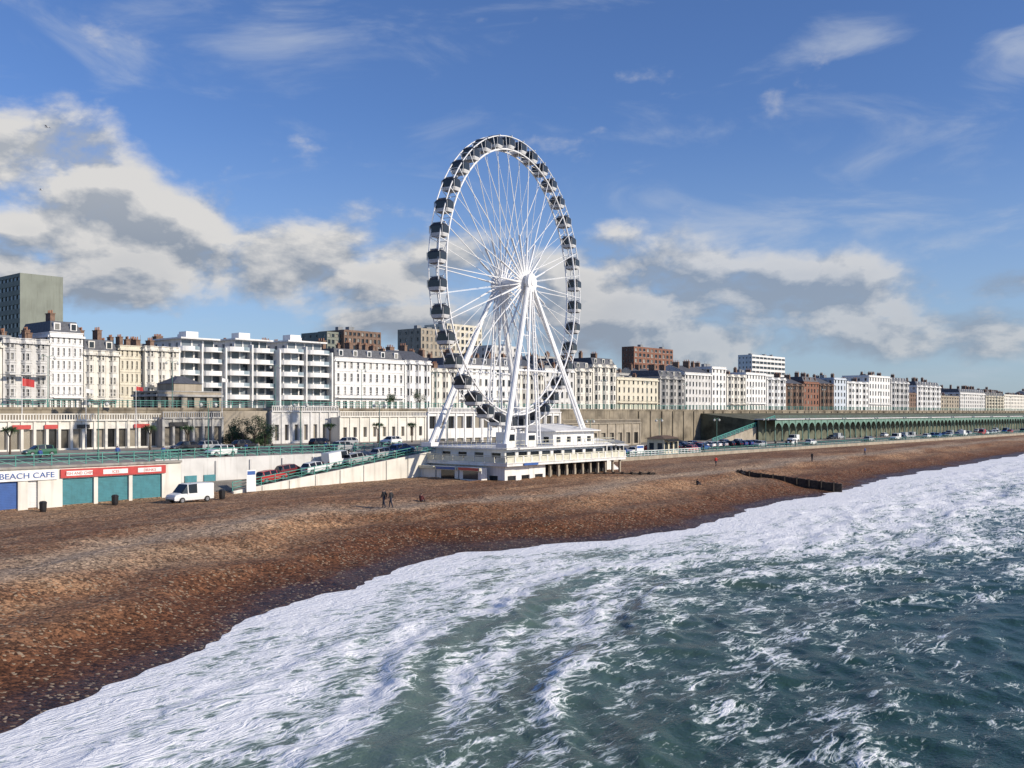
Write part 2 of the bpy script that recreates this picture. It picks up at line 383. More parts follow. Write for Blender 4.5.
# ============================================================ SEA
def breaker_line(s): return 13.8+2.2*(vn(s/19,0*s+.5,31)*2-1)+.5*(vn(s/3,0*s+.5,40)*2-1)
def seaz(s,d):
    t=shore(s)-d
    ph=1.6*vn(s/22,t/14,21)*2
    near=np.clip((d-2.0)/14,0,1)
    z=0*s
    u=(d*2*math.pi/11.5)+ph*2.4
    z+=.26*(((.5+.5*np.sin(u))**2.0)-.35)*np.clip((d-8)/14,0,1)*(.3+.9*vn(s/17,d/9,22))
    R=random.Random(5)
    for i in range(16):
        lam=1.1*1.22**i if i<10 else R.uniform(1.5,5); th=R.gauss(math.pi/2,.7); am=.018*lam**.9
        am=min(am,.07)
        q=2*math.pi/lam*(s*math.cos(th)+d*math.sin(th))+R.uniform(0,6)+3*vn(s/(lam*3),d/(lam*3),40+i)
        z+=am*(1-1.6*np.abs(np.sin(q/2)))*.5*near*np.clip(2-vn(s/9,d/6,60+i)*1.6,.4,2)
    e=d-breaker_line(s); a=.52*np.clip(vn(s/16,0*s+7.7,32)*1.2+.15,0,1)*np.clip((75-s)/20,.35,1)
    z+=a*np.where(e<0,np.exp(-(e/.9)**2),np.exp(-(e/2.2)**2))
    for (d0,amp,wd,sd) in ((23,.30,1.7,33),(7,.12,1.0,35)):
        dc=d0+3.2*(vn(s/19,0*s+.5,sd)*2-1)+.5*(vn(s/3,0*s+.5,sd+9)*2-1)
        e=(d-dc); a=amp*np.clip(vn(s/13,0*s+7.7,sd+1)*1.7-.25,0,1)
        z+=a*np.where(e<0,np.exp(-(e/(wd*.45))**2),np.exp(-(e/(wd*1.8))**2))
    z+=.06*(vn(s/.9,d/.6,71)-.5)*np.clip((26-d)/8,0,1)*np.clip((d-1)/3,0,1)
    return z+.03
def seafun(s,d):
    return s, shore(s)-d, np.where(d<0,.03+d*.05,seaz(s,np.maximum(d,0)))
def cov(s,t,z):
    d=shore(s)-t
    wv=4.5*(vn(s/13,d/7,81)*2-1)
    c=np.interp(d+wv,[-2,0,2,4,7,11,16,21,27,36,50,70,200],[1.2,1.15,1.0,.84,.74,.68,.60,.50,.40,.31,.21,.11,.05])
    c+=.42*(vn(s/7.5,d/2.2,82)-.5)+.26*(vn(s/2.6,d/.95,83)-.5)
    c+=np.clip((z-.24)*.8,0,.3)
    e=d-breaker_line(s)
    c-=.40*np.exp(-((e-1.6)/1.2)**2)*np.clip((62-s)/12,0,1)
    c+=.12*np.exp(-((e+.6)/1.0)**2)
    c+=np.clip((s-80)/60,0,.24)*np.clip((38-d)/14,0,1)
    c=np.maximum(c,np.interp(d,[-1,.6,1.6],[1.2,1.0,0]))
    return c
def sea_mat():
    m=bpy.data.materials.new('sea_water'); m.use_nodes=True; nt=m.node_tree; L=nt.links; b=nt.nodes['Principled BSDF']; out=nt.nodes['Material Output']
    tc=nd(nt,'ShaderNodeTexCoord'); O=tc.outputs['Object']
    def noise(scale,det=4,vec=O,dist=0,rough=.5):
        n=nd(nt,'ShaderNodeTexNoise'); n.inputs['Scale'].default_value=scale; n.inputs['Detail'].default_value=det; n.inputs['Distortion'].default_value=dist; n.inputs['Roughness'].default_value=rough; L.new(vec,n.inputs['Vector']); return n.outputs['Fac']
    def mrng(v,a,c,x=0,y=1):
        n=nd(nt,'ShaderNodeMapRange'); n.interpolation_type='SMOOTHSTEP'
        for k,u in zip(('From Min','From Max','To Min','To Max'),(a,c,x,y)): n.inputs[k].default_value=u
        L.new(v,n.inputs['Value']); return n.outputs[0]
    def M(op,a,c=None,d=None):
        n=nd(nt,'ShaderNodeMath',operation=op)
        for i,v in enumerate((a,c,d)):
            if v is None: continue
            if isinstance(v,(int,float)): n.inputs[i].default_value=v
            else: L.new(v,n.inputs[i])
        return n.outputs[0]
    mp=nd(nt,'ShaderNodeMapping'); mp.inputs['Scale'].default_value=(.42,1,1); mp.inputs['Rotation'].default_value=(0,0,.12); L.new(O,mp.inputs[0]); V=mp.outputs[0]
    n1=mrng(noise(.8,6,V,1.4,.62),.28,.72)
    vein=M('SUBTRACT',1.0,M('MULTIPLY',M('ABSOLUTE',M('SUBTRACT',noise(1.0,4,V,1.8),.5)),9.0))
    vein=M('MAXIMUM',vein,0.0)
    vein2=M('MAXIMUM',M('SUBTRACT',1.0,M('MULTIPLY',M('ABSOLUTE',M('SUBTRACT',noise(2.7,3,V,1.2),.5)),8.0)),0.0)
    f=M('ADD',M('ADD',M('MULTIPLY',n1,.5),M('MULTIPLY',vein,.32)),M('MULTIPLY',vein2,.18))
    cv=nd(nt,'ShaderNodeAttribute',attribute_name='cov').outputs['Fac']
    x=M('ADD',f,M('SUBTRACT',cv,1.0))
    foam=mrng(x,-.12,.18)
    ds=nd(nt,'ShaderNodeAttribute',attribute_name='off').outputs['Fac']
    sh=mrng(ds,4,36,1,0)
    cm=nd(nt,'ShaderNodeMix',data_type='RGBA'); cm.inputs['A'].default_value=(.022,.056,.047,1); cm.inputs['B'].default_value=(.13,.185,.155,1); L.new(sh,cm.inputs['Factor'])
    L.new(cm.outputs['Result'],b.inputs['Base Color']); b.inputs['Roughness'].default_value=.2; b.inputs['IOR'].default_value=1.33; b.inputs['Specular IOR Level'].default_value=.22
    b.inputs['Specular Tint'].default_value=(.84,1.0,.90,1)
    bp=nd(nt,'ShaderNodeBump'); bp.inputs['Strength'].default_value=.85; bp.inputs['Distance'].default_value=.14
    hh=M('ADD',noise(1.4,5,V,.4,.6),M('MULTIPLY',noise(5,3,O,.3),.3)); L.new(hh,bp.inputs['Height']); L.new(bp.outputs[0],b.inputs['Normal'])
    fb=nd(nt,'ShaderNodeBsdfPrincipled'); fb.inputs['Roughness'].default_value=.75; fb.inputs['Specular IOR Level'].default_value=.2
    fc=nd(nt,'ShaderNodeMix',data_type='RGBA'); fc.inputs['A'].default_value=(.46,.54,.51,1); fc.inputs['B'].default_value=(.90,.90,.90,1); L.new(mrng(x,.02,.34),fc.inputs['Factor']); L.new(fc.outputs['Result'],fb.inputs['Base Color'])
    bf=nd(nt,'ShaderNodeBump'); bf.inputs['Strength'].default_value=.75; bf.inputs['Distance'].default_value=.12; L.new(f,bf.inputs['Height']); L.new(bf.outputs[0],fb.inputs['Normal'])
    ms=nd(nt,'ShaderNodeMixShader'); L.new(foam,ms.inputs[0]); L.new(b.outputs[0],ms.inputs[1]); L.new(fb.outputs[0],ms.inputs[2]); L.new(ms.outputs[0],out.inputs['Surface'])
    return m
sS=[-3000,-1500,-700,-300,-150,-80,-50,-30,-15,-5]+spacing(2,6000,85,.24,.014)
dD=[-2.5,-1.5,-1,-.6,-.3]+spacing(0,4000,50,.24,.03)
gridmesh('sea',sS,dD,seafun,[sea_mat()],{'cov':cov,'off':lambda s,t,z:shore(s)-t})

# ============================================================ LOWER PROMENADE (deck), ramp, cafes
ZD=6.2
CAFE1=S(165,103)
dk=MB()
dk.box(-80,CAFE1+2,103.6,150,1.0,ZD); dk.box(CAFE1+2,140,109,150,1.0,ZD-.004); dk.box(100,140,104.4,108.99,1.0,ZD-.002)
dk.top('lower_promenade',[mat('promenade_paving',(.30,.27,.23),.9,.12,.5,bump=.2,streak=.2)])
road=MB(); road.poly([(-80,118,0),(139,118,0),(139,130,0),(-80,130,0)])
road.top('promenade_road',[ASPH],z=ZD+.006)
def cafe_row():
    g=grp('beach_cafe',0,103,0); z0=1.7; w,sg,sh,dr=MB(),MB(),MB(),MB()
    a=S(-140,103); p60=S(60,103); p165=CAFE1
    op=[]
    op.append((S(-60,103),S(-25,103),'teal')); op.append((S(-6,103),S(18,103),'blue')); op.append((S(28,103),S(38,103),'door'))
    op.append((S(62.5,103),S(94,103),'teal')); op.append((S(98,103),S(129,103),'teal')); op.append((S(132.5,103),S(162,103),'teal'))
    x=a; zt=z0+.25; zo=5.0
    for o in op:
        w.box(x,o[0],-.0,.6,z0,ZD)
        w.box(o[0],o[1],0,.6,zo,ZD)
        mi={'teal':0,'blue':1,'door':2}[o[2]]
        z=z0
        while z<zo:
            zz=min(z+.17,zo); sh.box(o[0]+.02,o[1]-.02,.22,.5,z,zz-.03,mi); sh.box(o[0]+.02,o[1]-.02,.26,.5,zz-.03,zz,mi); z=zz
        x=o[1]
    w.box(x,p165+2,0,.6,z0,ZD)
    w.box(a,p165+2,-.25,.599,ZD+.003,ZD+.25,1)
    sg.box(p60,p165,-.2,-.01,5.1,6.0,0); sg.box(S(-5,103),S(57,103),-.16,-.01,5.0,6.05,1)
    sg.box(S(-80,103),S(-10,103),-.2,-.01,5.1,6.0,0)
    for k in range(3):
        xx=p60+(k+.5)*(p165-p60)/3; sg.box(xx-1.4,xx+1.4,-.24,-.205,5.3,5.8,1)
    w.child('walls',[WALLS['ivory'],CONC],g); sg.child('fascia',[RED,WHITE],g); sh.child('shutters',[TEAL,BLUE,WALLS['white']],g)
    for txt,x0,wd in (('BEACH CAFE',S(-4,103)+.2,S(57,103)-S(-4,103)-.6),):
        c=bpy.data.curves.new('lettering','FONT'); c.body=txt; c.size=.8; c.extrude=.02
        o=bpy.data.objects.new('lettering',c); COL.objects.link(o); o.parent=g; o.location=(x0,-.19,5.25); o.rotation_euler=(math.radians(90),0,0); c.materials.append(BLUE)
        bpy.context.view_layer.update(); sc=wd/max(.1,o.dimensions.x); o.scale=(sc,1,1)
    tb=[('FISH AND CHIPS',0),('ICES',1),('DRINKS',2)]
    for txt,k in tb:
        c=bpy.data.curves.new('notice','FONT'); c.body=txt; c.size=.42; c.extrude=.01; c.align_x='CENTER'
        o=bpy.data.objects.new('notice',c); COL.objects.link(o); o.parent=g; o.location=(p60+(k+.5)*(p165-p60)/3,-.25,5.4); o.rotation_euler=(math.radians(90),0,0); c.materials.append(RED)
cafe_row()
def rz(s): return float(np.interp(s,[66,100],[2.35,ZD]))
rw=MB(); rw.box(CAFE1+2,100,108.7,108.99,1,ZD+.1); rw.box(CAFE1+1.7,CAFE1+1.99,103.6,108.7,1,ZD-.1)
for k in range(8):
    x=CAFE1+5+k*5; rw.box(x,x+.35,108.5,108.69,1,ZD-.3)
rw.top('promenade_retaining_wall',[WALLS['pale']])
wd_=MB()
for k in range(3):
    x=CAFE1+3.2+k*2.6; wd_.box(x,x+1.6,108.55,108.69,1.7,4.2)
wd_.top('store_doors',[TEAL])
rp=MB(); N=17
for i in range(N):
    a=66+i*2; b=a+2; rp.hexa([(a,101.3,1),(b,101.3,1),(b,108.69,1),(a,108.69,1),(a,101.3,rz(a)),(b,101.3,rz(b)),(b,108.69,rz(b)),(a,108.69,rz(a))])
rp.top('vehicle_ramp',[ASPH])
rp=MB()
for i in range(N):
    a=66+i*2; b=a+2; rp.hexa([(a,101.0,1),(b,101.0,1),(b,101.29,1),(a,101.29,1),(a,101.0,rz(a)+.3),(b,101.0,rz(b)+.3),(b,101.29,rz(b)+.3),(a,101.29,rz(a)+.3)])
    if i%2==0: rp.hexa([(a,100.88,1),(a+.4,100.88,1),(a+.4,100.99,1),(a,100.99,1),(a,100.88,rz(a)+.25),(a+.4,100.88,rz(a)+.25),(a+.4,100.99,rz(a)+.25),(a,100.99,rz(a)+.25)])
rp.top('ramp_wall',[WALLS['ivory']])

def railing(pts,h=1.15,step=1.8,r=.035,rails=3,name='promenade_railing',m=None,diag=False):
    mb=MB()
    for (a,b) in zip(pts[:-1],pts[1:]):
        a=Vector(a);b=Vector(b);L=(b-a).length;n=max(1,int(L/step))
        for i in range(n+1):
            p=a.lerp(b,i/n); mb.tube(p,p+Vector((0,0,h+.08)),r*1.5,n=4)
        for k in range(rails):
            z=h*(k+1)/rails; mb.tube(a+Vector((0,0,z)),b+Vector((0,0,z)),r if k<rails-1 else r*1.5,n=4)
        if diag:
            for i in range(n):
                p=a.lerp(b,i/n);q=a.lerp(b,(i+1)/n); mb.tube(p+Vector((0,0,.1)),q+Vector((0,0,h*.66)),r*.6,n=3,cap=False); mb.tube(q+Vector((0,0,.1)),p+Vector((0,0,h*.66)),r*.6,n=3,cap=False)
    return mb.top(name,[m or GREEN])
railing([(-70,103.2,ZD+.25),(CAFE1+1.8,103.2,ZD+.25),(CAFE1+1.8,108.8,ZD+.1),(100,108.8,ZD+.1)],diag=True,r=.04)
railing([(a,101.15,rz(a)+.3) for a in (66,74,82,90,100)],diag=True,r=.038,name='ramp_railing',h=1.05)

# ============================================================ FERRIS WHEEL
phi=math.atan2(.87,.49)
hubs,hubt=ST(.25,145.0)
wg=grp('ferris_wheel',hubs,hubt,30.9,rot=phi-A)
R1=21.15;R2=19.3; RY=.75
rim=MB(); NG=36; NS=72
for y in (-RY,RY):
    for R,r in ((R1,.085),(R2,.13)):
        for i in range(NS):
            a=2*math.pi*i/NS;b=2*math.pi*(i+1)/NS
            rim.tube((R*math.cos(a),y,R*math.sin(a)),(R*math.cos(b),y,R*math.sin(b)),r,n=6,cap=False)
for i in range(NG):
    a=2*math.pi*(i)/NG; b=2*math.pi*(i+1)/NG
    for y in (-RY,RY): rim.tube((R2*math.cos(a),y,R2*math.sin(a)),(R1*math.cos(a),y,R1*math.sin(a)),.05,n=4,cap=False)
    for R in (R1,R2):
        rim.tube((R*math.cos(a),-RY,R*math.sin(a)),(R*math.cos(a),RY,R*math.sin(a)),.05,n=4)
    rim.tube((R2*math.cos(a),-RY,R2*math.sin(a)),(R2*math.cos(b),RY,R2*math.sin(b)),.035,n=4,cap=False)
rim.child('rim',[STEELW],wg)
sp=MB()
for i in range(36):
    a=2*math.pi*i/36
    for y0 in (-1.9,1.9):
        y1=RY*(1 if y0>0 else -1)
        c,s_=math.cos(a),math.sin(a)
        if i%2==0:
            sp.tube((1.2*c,y0,1.2*s_),(R2*c,y1,R2*s_),.09,.055,n=5,cap=False)
            sp.tube((1.1*c,y0,1.1*s_),(7.0*c,y0*.9,7.0*s_),.2,.09,n=6)
        else:
            sp.tube((1.1*c,y0,1.1*s_),(R2*c,y1,R2*s_),.045,.03,n=4,cap=False)
            sp.tube((1.1*c,y0,1.1*s_),(4.5*c,y0*.95,4.5*s_),.13,.045,n=5)
sp.child('spokes',[STEELW],wg)
hb=MB()
hb.tube((0,-2.9,0),(0,2.9,0),.75,n=20)
for y in (-1.9,1.9): hb.tube((0,y-.22,0),(0,y+.22,0),1.5,n=28)
for y in (-2.9,2.9): hb.tube((0,y-.25,0),(0,y+.25,0),1.35,n=28); hb.tube((0,y-.35,0),(0,y+.35,0),.5,n=20)
hb.child('hub',[STEELW],wg,False)
lg=MB(); fz=7.45-30.9
for sy in (-1,1):
    for sx in (-1,1):
        foot=Vector((sx*13,sy*6.0,fz)); top=Vector((sx*.5,sy*2.7,-.2))
        lg.tube(top,foot,.34,.40,n=10)
        foot2=Vector((sx*9.4,sy*7.2,fz)); T2=Vector((sx*.3,sy*3.0,-.3)); lg.tube(T2,foot2,.15,.18,n=8)
        for k in range(1,9):
            f=k/9; p=top.lerp(foot,f); q=T2.lerp(foot2,f); lg.tube(p,q,.06,n=4)
        lg.box(foot.x-1,foot.x+1,foot.y-.8,foot.y+.8,fz-.2,fz+.35)
    lg.tube((-7.4,sy*4.6,-13),(7.4,sy*4.6,-13),.13,n=6)
    for xx in (-.45,.45): lg.tube((xx,sy*4.2,fz),(xx*.6,sy*3.0,-.4),.13,n=6)
    z=fz+1
    while z<-2: lg.tube((-.42,sy*(3.0+1.2*(z/fz)),z),(.42,sy*(3.0+1.2*(z/fz)),z),.04,n=4); z+=.9
lg.child('support_legs',[STEELW],wg)
gd=MB()
def rect(wx,wy,z,c=.22):
    return [(-wx+c,-wy,z),(wx-c,-wy,z),(wx,-wy+c,z),(wx,wy-c,z),(wx-c,wy,z),(-wx+c,wy,z),(-wx,wy-c,z),(-wx,-wy+c,z)]
gd.rings([rect(.5,.6,-1.0,.15),rect(.73,.92,-.86),rect(.80,1.04,-.56),rect(.82,1.06,-.42),rect(.84,1.08,.46),rect(.77,1.0,.62),rect(.52,.68,.88,.2),rect(.25,.35,.96,.1)],m=[0,1,1,2,3,3,3])
for x in (-.83,.83):
    for y in (-1.0,1.0): gd.tube((x*.97,y,-.5),(x*.97,y,.5),.035,n=4,m=1)
gd.box(-.08,.08,-1.0,1.0,.96,1.08,1)
gme=gd.mesh('gondola',[mat('gondola_tub',(.20,.20,.21),.4,.1,2),mat('gondola_trim',(.62,.62,.62),.4,.1,2),GLD,mat('gondola_roof',(.03,.032,.036),.35,.1,2)])
for i in range(NG):
    a=2*math.pi*(i+.5)/NG+.02; R=20.4
    o=bpy.data.objects.new('gondola_%d'%(i+1),gme); COL.objects.link(o); o.parent=wg; o.location=(R*math.cos(a),0,R*math.sin(a)-.15)

# --- station building under the wheel
def station():
    g=grp('wheel_station',98,86.3,2.6); X1=27;Y1=17.5
    st,wh,gl,dkk,rl=MB(),MB(),MB(),MB(),MB()
    zs=2.15; zu=4.3; zd=4.5
    dkk.box(9.6,X1-1,2.2,Y1,-1,zs-.01)  # near-black box stands in for the shade of the open space under the deck
    x=9.7
    while x<X1:
        st.box(x-.14,x+.14,.15,.43,-1,zs); st.box(x-.14,x+.14,1.5,1.78,-1,zs); x+=1.9
    facade(wh,gl,rl,(.5,.6),(1,0),8.6,-1,zs-.004,3,1,.6,.35,sill=False,cor=False)
    facade(wh,gl,rl,(.5,Y1),(0,-1),Y1-.6,-1,zs-.004,4,1,.4,.35,sill=False,cor=False)
    wh.poly([(9.1,.6,-1),(9.1,Y1,-1),(9.1,Y1,zs),(9.1,.6,zs)])
    wh.box(-.3,X1+.3,-.5,Y1,zs,zs+.36)
    wh.box(-.42,X1+.42,-.62,Y1+.002,zs+.363,zs+.46)
    n=16
    for k in range(n):
        a=-.25+(X1+.5)*k/n; b=-.25+(X1+.5)*(k+1)/n; rl.box(a+.12,b-.12,-.38,-.3,zs+.46,zs+1.2); wh.box(b-.12,b+.12,-.44,-.26,zs+.46,zs+1.3)
    rl.box(-.3,X1+.3,-.43,-.27,zs+1.3,zs+1.4)
    for k in range(9):
        a=-.3+(Y1)*k/9; b=-.3+(Y1)*(k+1)/9; rl.box(-.3,-.22,a+.12,b-.12,zs+.46,zs+1.2)
    rl.box(-.33,-.21,-.3,Y1,zs+1.3,zs+1.4)
    facade(wh,gl,rl,(1.6,1.6),(1,0),X1-4,zs+.46,zu,9,1,.75,.55,sill=False,cor=False)
    facade(wh,gl,rl,(1.6,Y1),(0,-1),Y1-1.6,zs+.46,zu,5,1,.55,.5,sill=False,cor=False)
    wh.poly([(X1-2.4,1.6,zs+.46),(X1-2.4,Y1,zs+.46),(X1-2.4,Y1,zu),(X1-2.4,1.6,zu)])
    wh.box(1.0,X1-.8,.7,Y1+.4,zu,zd)
    pts=[(1.1,Y1),(1.1,.8),(X1-.9,.8),(X1-.9,Y1)]
    for a,b in zip(pts[:-1],pts[1:]):
        L=math.hypot(b[0]-a[0],b[1]-a[1]); n=int(L/.9)
        for k in range(n+1):
            x=a[0]+(b[0]-a[0])*k/n; y=a[1]+(b[1]-a[1])*k/n; rl.box(x-.022,x+.022,y-.022,y+.022,zd,zd+.95)
        for zz in (zd+.45,zd+.95): rl.box(min(a[0],b[0])-.03,max(a[0],b[0])+.03,min(a[1],b[1])-.03,max(a[1],b[1])+.03,zz,zz+.06)
    k0=14.5;k1=24.5
    facade(wh,gl,rl,(k0,3.5),(1,0),k1-k0,zd,zd+2.0,4,1,.4,.4,sill=False,cor=False)
    facade(wh,gl,rl,(k0,9),(0,-1),5.5,zd,zd+2.0,2,1,.4,.4,sill=False,cor=False)
    wh.poly([(k1,3.5,zd),(k1,9,zd),(k1,9,zd+2),(k1,3.5,zd+2)])
    wh.hexa([(k0-.6,2.6,zd+2),(k1+.6,2.6,zd+2),(k1+.6,9.6,zd+2),(k0-.6,9.6,zd+2),(k0-.6,2.6,zd+2.15),(k1+.6,2.6,zd+2.15),(k1-1.5,9.2,zd+3.1),(k0+1.5,9.2,zd+3.1)])
    for x0,hh in ((8,1.9),(3.6,2.1)):
        wh.box(x0,x0+2.0,3,5,zd+.002,zd+hh); gl.poly([(x0+.3,2.99,zd+.9),(x0+1.7,2.99,zd+.9),(x0+1.7,2.99,zd+hh-.3),(x0+.3,2.99,zd+hh-.3)])
    for k in range(14): wh.box(X1+.3+k*.35,X1+.65+k*.35,3,5,-.6,zs-.1-k*.18)
    for i in range(3):
        y0=3+i*4.4
        wh.box(-1.5,-.4,y0,y0+4.1,-.6,1.9); rl.box(-1.9,-1.5,y0+.002,y0+4.098,1.5,1.9)
    gl.poly([(-1.51,3.6,.3),(-1.51,6.4,.3),(-1.51,6.4,1.4),(-1.51,3.6,1.4)]); gl.poly([(-1.51,8,.0),(-1.51,10.6,.0),(-1.51,10.6,1.4),(-1.51,8,1.4)])
    sgn=MB(); sgn.box(-1.95,-1.91,3.2,6.9,1.52,1.88,0); sgn.box(-1.95,-1.91,7.6,11.2,1.52,1.88,1); sgn.box(3,6,-.7,-.63,zs+.04,zs+.34,1)
    st.child('columns',[WALLS['tan']],g); dkk.child('undercroft_shade',[DARK],g); wh.child('walls',[WALLS['white']],g); gl.child('windows',[GLD],g); rl.child('balustrades',[mat('cream_rail',(.62,.60,.48),.6,.1,2)],g); sgn.child('signs',[RED,BLUE],g)
station()

# ============================================================ TERRACES BEHIND THE PROMENADE
def terrace(name,s0,s1,t,z0,z1,depth,cols,col,gf=(.72,.66,.06),signs=(),openings=1,balus=True,wf=.7,blind=False):
    g=grp(name,s0,t,z0); w=s1-s0; h=z1-z0; mw,mg,mt,sg=MB(),MB(),MB(),MB()
    facade(mw,mg,mt,(0,0),(1,0),w,0,h,cols,openings,wf,.62,rec=.5,gf=gf,sill=False,cor=False,blind=blind)
    mw.poly([(0,0,0),(0,depth,0),(0,depth,h),(0,0,h)]); mw.poly([(w,0,0),(w,depth,0),(w,depth,h),(w,0,h)]); mw.poly([(0,0,h),(w,0,h),(w,depth,h),(0,depth,h)])
    mt.box(-.2,w+.2,-.35,.3,h+.002,h+.25)
    cw=w/cols
    for c in range(cols+1): mt.box(c*cw-.2,c*cw+.2,-.18,-.004,0,h)
    if balus:
        x=0
        while x<w: mt.box(x,x+.14,-.05,.1,h+.25,h+1.0); x+=.42
        mt.box(-.1,w+.1,-.12,.16,h+1.0,h+1.15)
    for (a,b,mi) in signs: sg.box(a*w,b*w,-.3,-.19,h*.74,h*.88,mi)
    mw.child('walls',[WALLS[col]],g); mg.child('shopfronts',[glassmat('shop_glass',(.02,.02,.02),(.30,.27,.22),.6)],g); mt.child('balustrade',[WALLS[col]],g); sg.child('signs',[RED,BLUE,BLACK],g)
terrace('shop_terrace',S(-60,150),S(160,150),150,ZD,10.6,8.5,18,'ivory',signs=((.29,.37,0),(.43,.49,0),(.58,.64,2),(.86,.94,0)))
terrace('shop_terrace',S(163,148),S(222,148),148,ZD,10.9,9,6,'grey',signs=((.1,.4,2),))
terrace('aquarium_terrace',S(272,150),S(338,150),150,ZD,12.0,8.5,7,'pale',wf=.45,gf=(.4,.5,.1))
terrace('aquarium_terrace',S(340,147),S(425,147),147,ZD,11.0,11,9,'ivory',gf=(.35,.4,.2))
terrace('aquarium_terrace',S(428,150),S(560,150),150,ZD-3,11.8,8.5,16,'white',openings=2)
terrace('aquarium_terrace',S(563,146),S(640,146),146,3.2,9.0,10,9,'tan',openings=1,gf=(.5,.5,.1))
lw=MB(); lw.box(S(222,150)+.3,S(272,150)-.3,151,156,ZD-.1,12.2); lw.top('terrace_wall',[WALLS['tan']])
def pavilion(px0,px1,t):
    s0=S(px0,t); s1=S(px1,t); w=s1-s0; g=grp('seafront_pavilion',s0,t,11.5); mw,mg,mt,mr=MB(),MB(),MB(),MB(); h=4.3
    facade(mw,mg,mt,(0,0),(1,0),w,0,h,5,1,.55,.7,rec=.4,cor=True,gf=(.55,.7,.05)); facade(mw,mg,mt,(0,9),(0,-1),9,0,h,4,1,.5,.7,rec=.4)
    mw.poly([(w,0,0),(w,9,0),(w,9,h),(w,0,h)]); mr.poly([(0,0,h-.2),(w,0,h-.2),(w,9,h-.2),(0,9,h-.2)])
    mw.box(w*.28,w*.72,1,7,h-.2,h+1.5); mr.rings([[(w*.26,.8,h+1.5),(w*.74,.8,h+1.5),(w*.74,7.2,h+1.5),(w*.26,7.2,h+1.5)],[(w*.46,3.6,h+3),(w*.54,3.6,h+3),(w*.54,4.4,h+3),(w*.46,4.4,h+3)]])
    mw.child('walls',[WALLS['tan']],g); mg.child('windows',[GLD],g); mt.child('cornice',[WALLS['grey']],g); mr.child('roof',[SLATE],g)
pavilion(158,222,166)
uw=MB(); uw.box(-120,1500,154.6,155.9,1,12.6)
for k in range(140):
    x=S(640,154)+k*6; uw.box(x,x+.7,154.3,154.59,1,12.2)
uw.box(-120,1500,154.45,154.595,12.35,12.75)
uw.top('sea_wall',[mat('sea_wall_stone',(.27,.23,.17),.9,.3,.3,bump=.4,streak=.75)])
ur=MB(); ur.poly([(-150,163,0),(2200,163,0),(2200,184,0),(-150,184,0)]); ur.top('seafront_road',[ASPH],z=12.44)
up=MB(); up.box(-150,2200,156.2,162.9,11.5,12.53); up.box(-150,2200,184.1,189.8,11.5,12.53); up.top('pavement',[mat('paving_slabs',(.30,.28,.25),.9,.1,.6)])
mk=MB(); x=-100
while x<900: mk.box(x,x+3,173.4,173.55,12.445,12.449); x+=8
mk.top('lane_markings',[WHITE])
railing([(-60,154.9,12.76),(S(640,155),154.9,12.76),(700,154.9,12.76),(1400,154.9,12.76)],step=2.2,r=.04)
lr=MB(); lr.poly([(141,112,0),(1500,112,0),(1500,124,0),(141,124,0)]); lr.top('promenade_road',[ASPH],z=3.42)
kb=MB(); kb.box(141,1500,111.6,111.95,3.2,3.54); kb.box(141,1500,124.05,124.4,3.2,3.54); kb.top('kerb',[CONC])
pw=MB(); pw.box(128,1500,102.6,103.0,1,3.7); pw.top('low_beach_wall',[WALLS['tan']])
railing([(141,103.3,3.4),(1000,103.3,3.4)],step=2.6,r=.03)
def arcade():
    s0=S(775,130); pitch=4.6; n=150; g=grp('iron_arcade',s0,130,3.4); c,bk,rf,rl=MB(),MB(),MB(),MB(); zt=6.3
    for i in range(n):
        x=i*pitch; c.tube((x,0,0),(x,0,3.4),.2,.15,n=6); c.box(x-.25,x+.25,-.25,.25,0,.5)
        r=pitch/2-.12; m=8; zc=3.3
        for k in range(m):
            a=math.pi*(1-k/m); b=math.pi*(1-(k+1)/m)
            xa=x+pitch/2+r*math.cos(a); xb=x+pitch/2+r*math.cos(b); za=zc+r*math.sin(a)*.95; zb=zc+r*math.sin(b)*.95
            c.poly([(xa,0,za),(xb,0,zb),(xb,0,zt),(xa,0,zt)])
        if i%2==0: c.tube((x,-.1,zt),(x,-.1,zt+1.2),.06,n=4)
    W=n*pitch
    rf.box(0,W,-.5,6.5,zt,zt+.3); bk.box(0,W,5.2,5.5,0,zt-.01)
    for k in range(3): rl.box(0,W,-.13,-.07,zt+.6+k*.3,zt+.66+k*.3)
    AG=mat('arcade_green',(.17,.30,.24),.6,.2,.8,streak=.4)
    c.child('columns_and_arches',[AG],g); rf.child('deck',[WALLS['pale']],g); bk.child('back_wall',[mat('green_wall',(.13,.14,.10),.9,.3,.3)],g); rl.child('railing',[AG],g)
    bm_=MB()
    bm_.poly([(s0,136.6,3),(s0,154.5,3),(s0,154.5,11.6),(s0,136.6,9.6)])
    for i in range(150):
        a=s0+i*4.6; b=a+4.6
        bm_.poly([(a,136.6,9.6),(b,136.6,9.6),(b,154.5,11.6),(a,154.5,11.6)])
    bm_.top('planted_bank',[mat('bank_vegetation',(.13,.125,.075),.95,.35,.35,bump=1,bs=2)])
arcade()
def slope():
    a0=S(700,140); a1=S(775,136); mb=MB(); n=10
    for i in range(n):
        a=a0+(a1-a0)*i/n; b=a0+(a1-a0)*(i+1)/n; za=3.4+6.2*i/n; zb=3.4+6.2*(i+1)/n
        mb.hexa([(a,136,3),(b,136,3),(b,140,3),(a,140,3),(a,136,za),(b,136,zb),(b,140,zb),(a,140,za)])
    mb.top('access_ramp',[WALLS['tan']])
    railing([(a0,136.1,3.4),(a1,136.1,9.6)],r=.09,h=1.3,rails=3,name='ramp_railing',step=2.5)
slope()

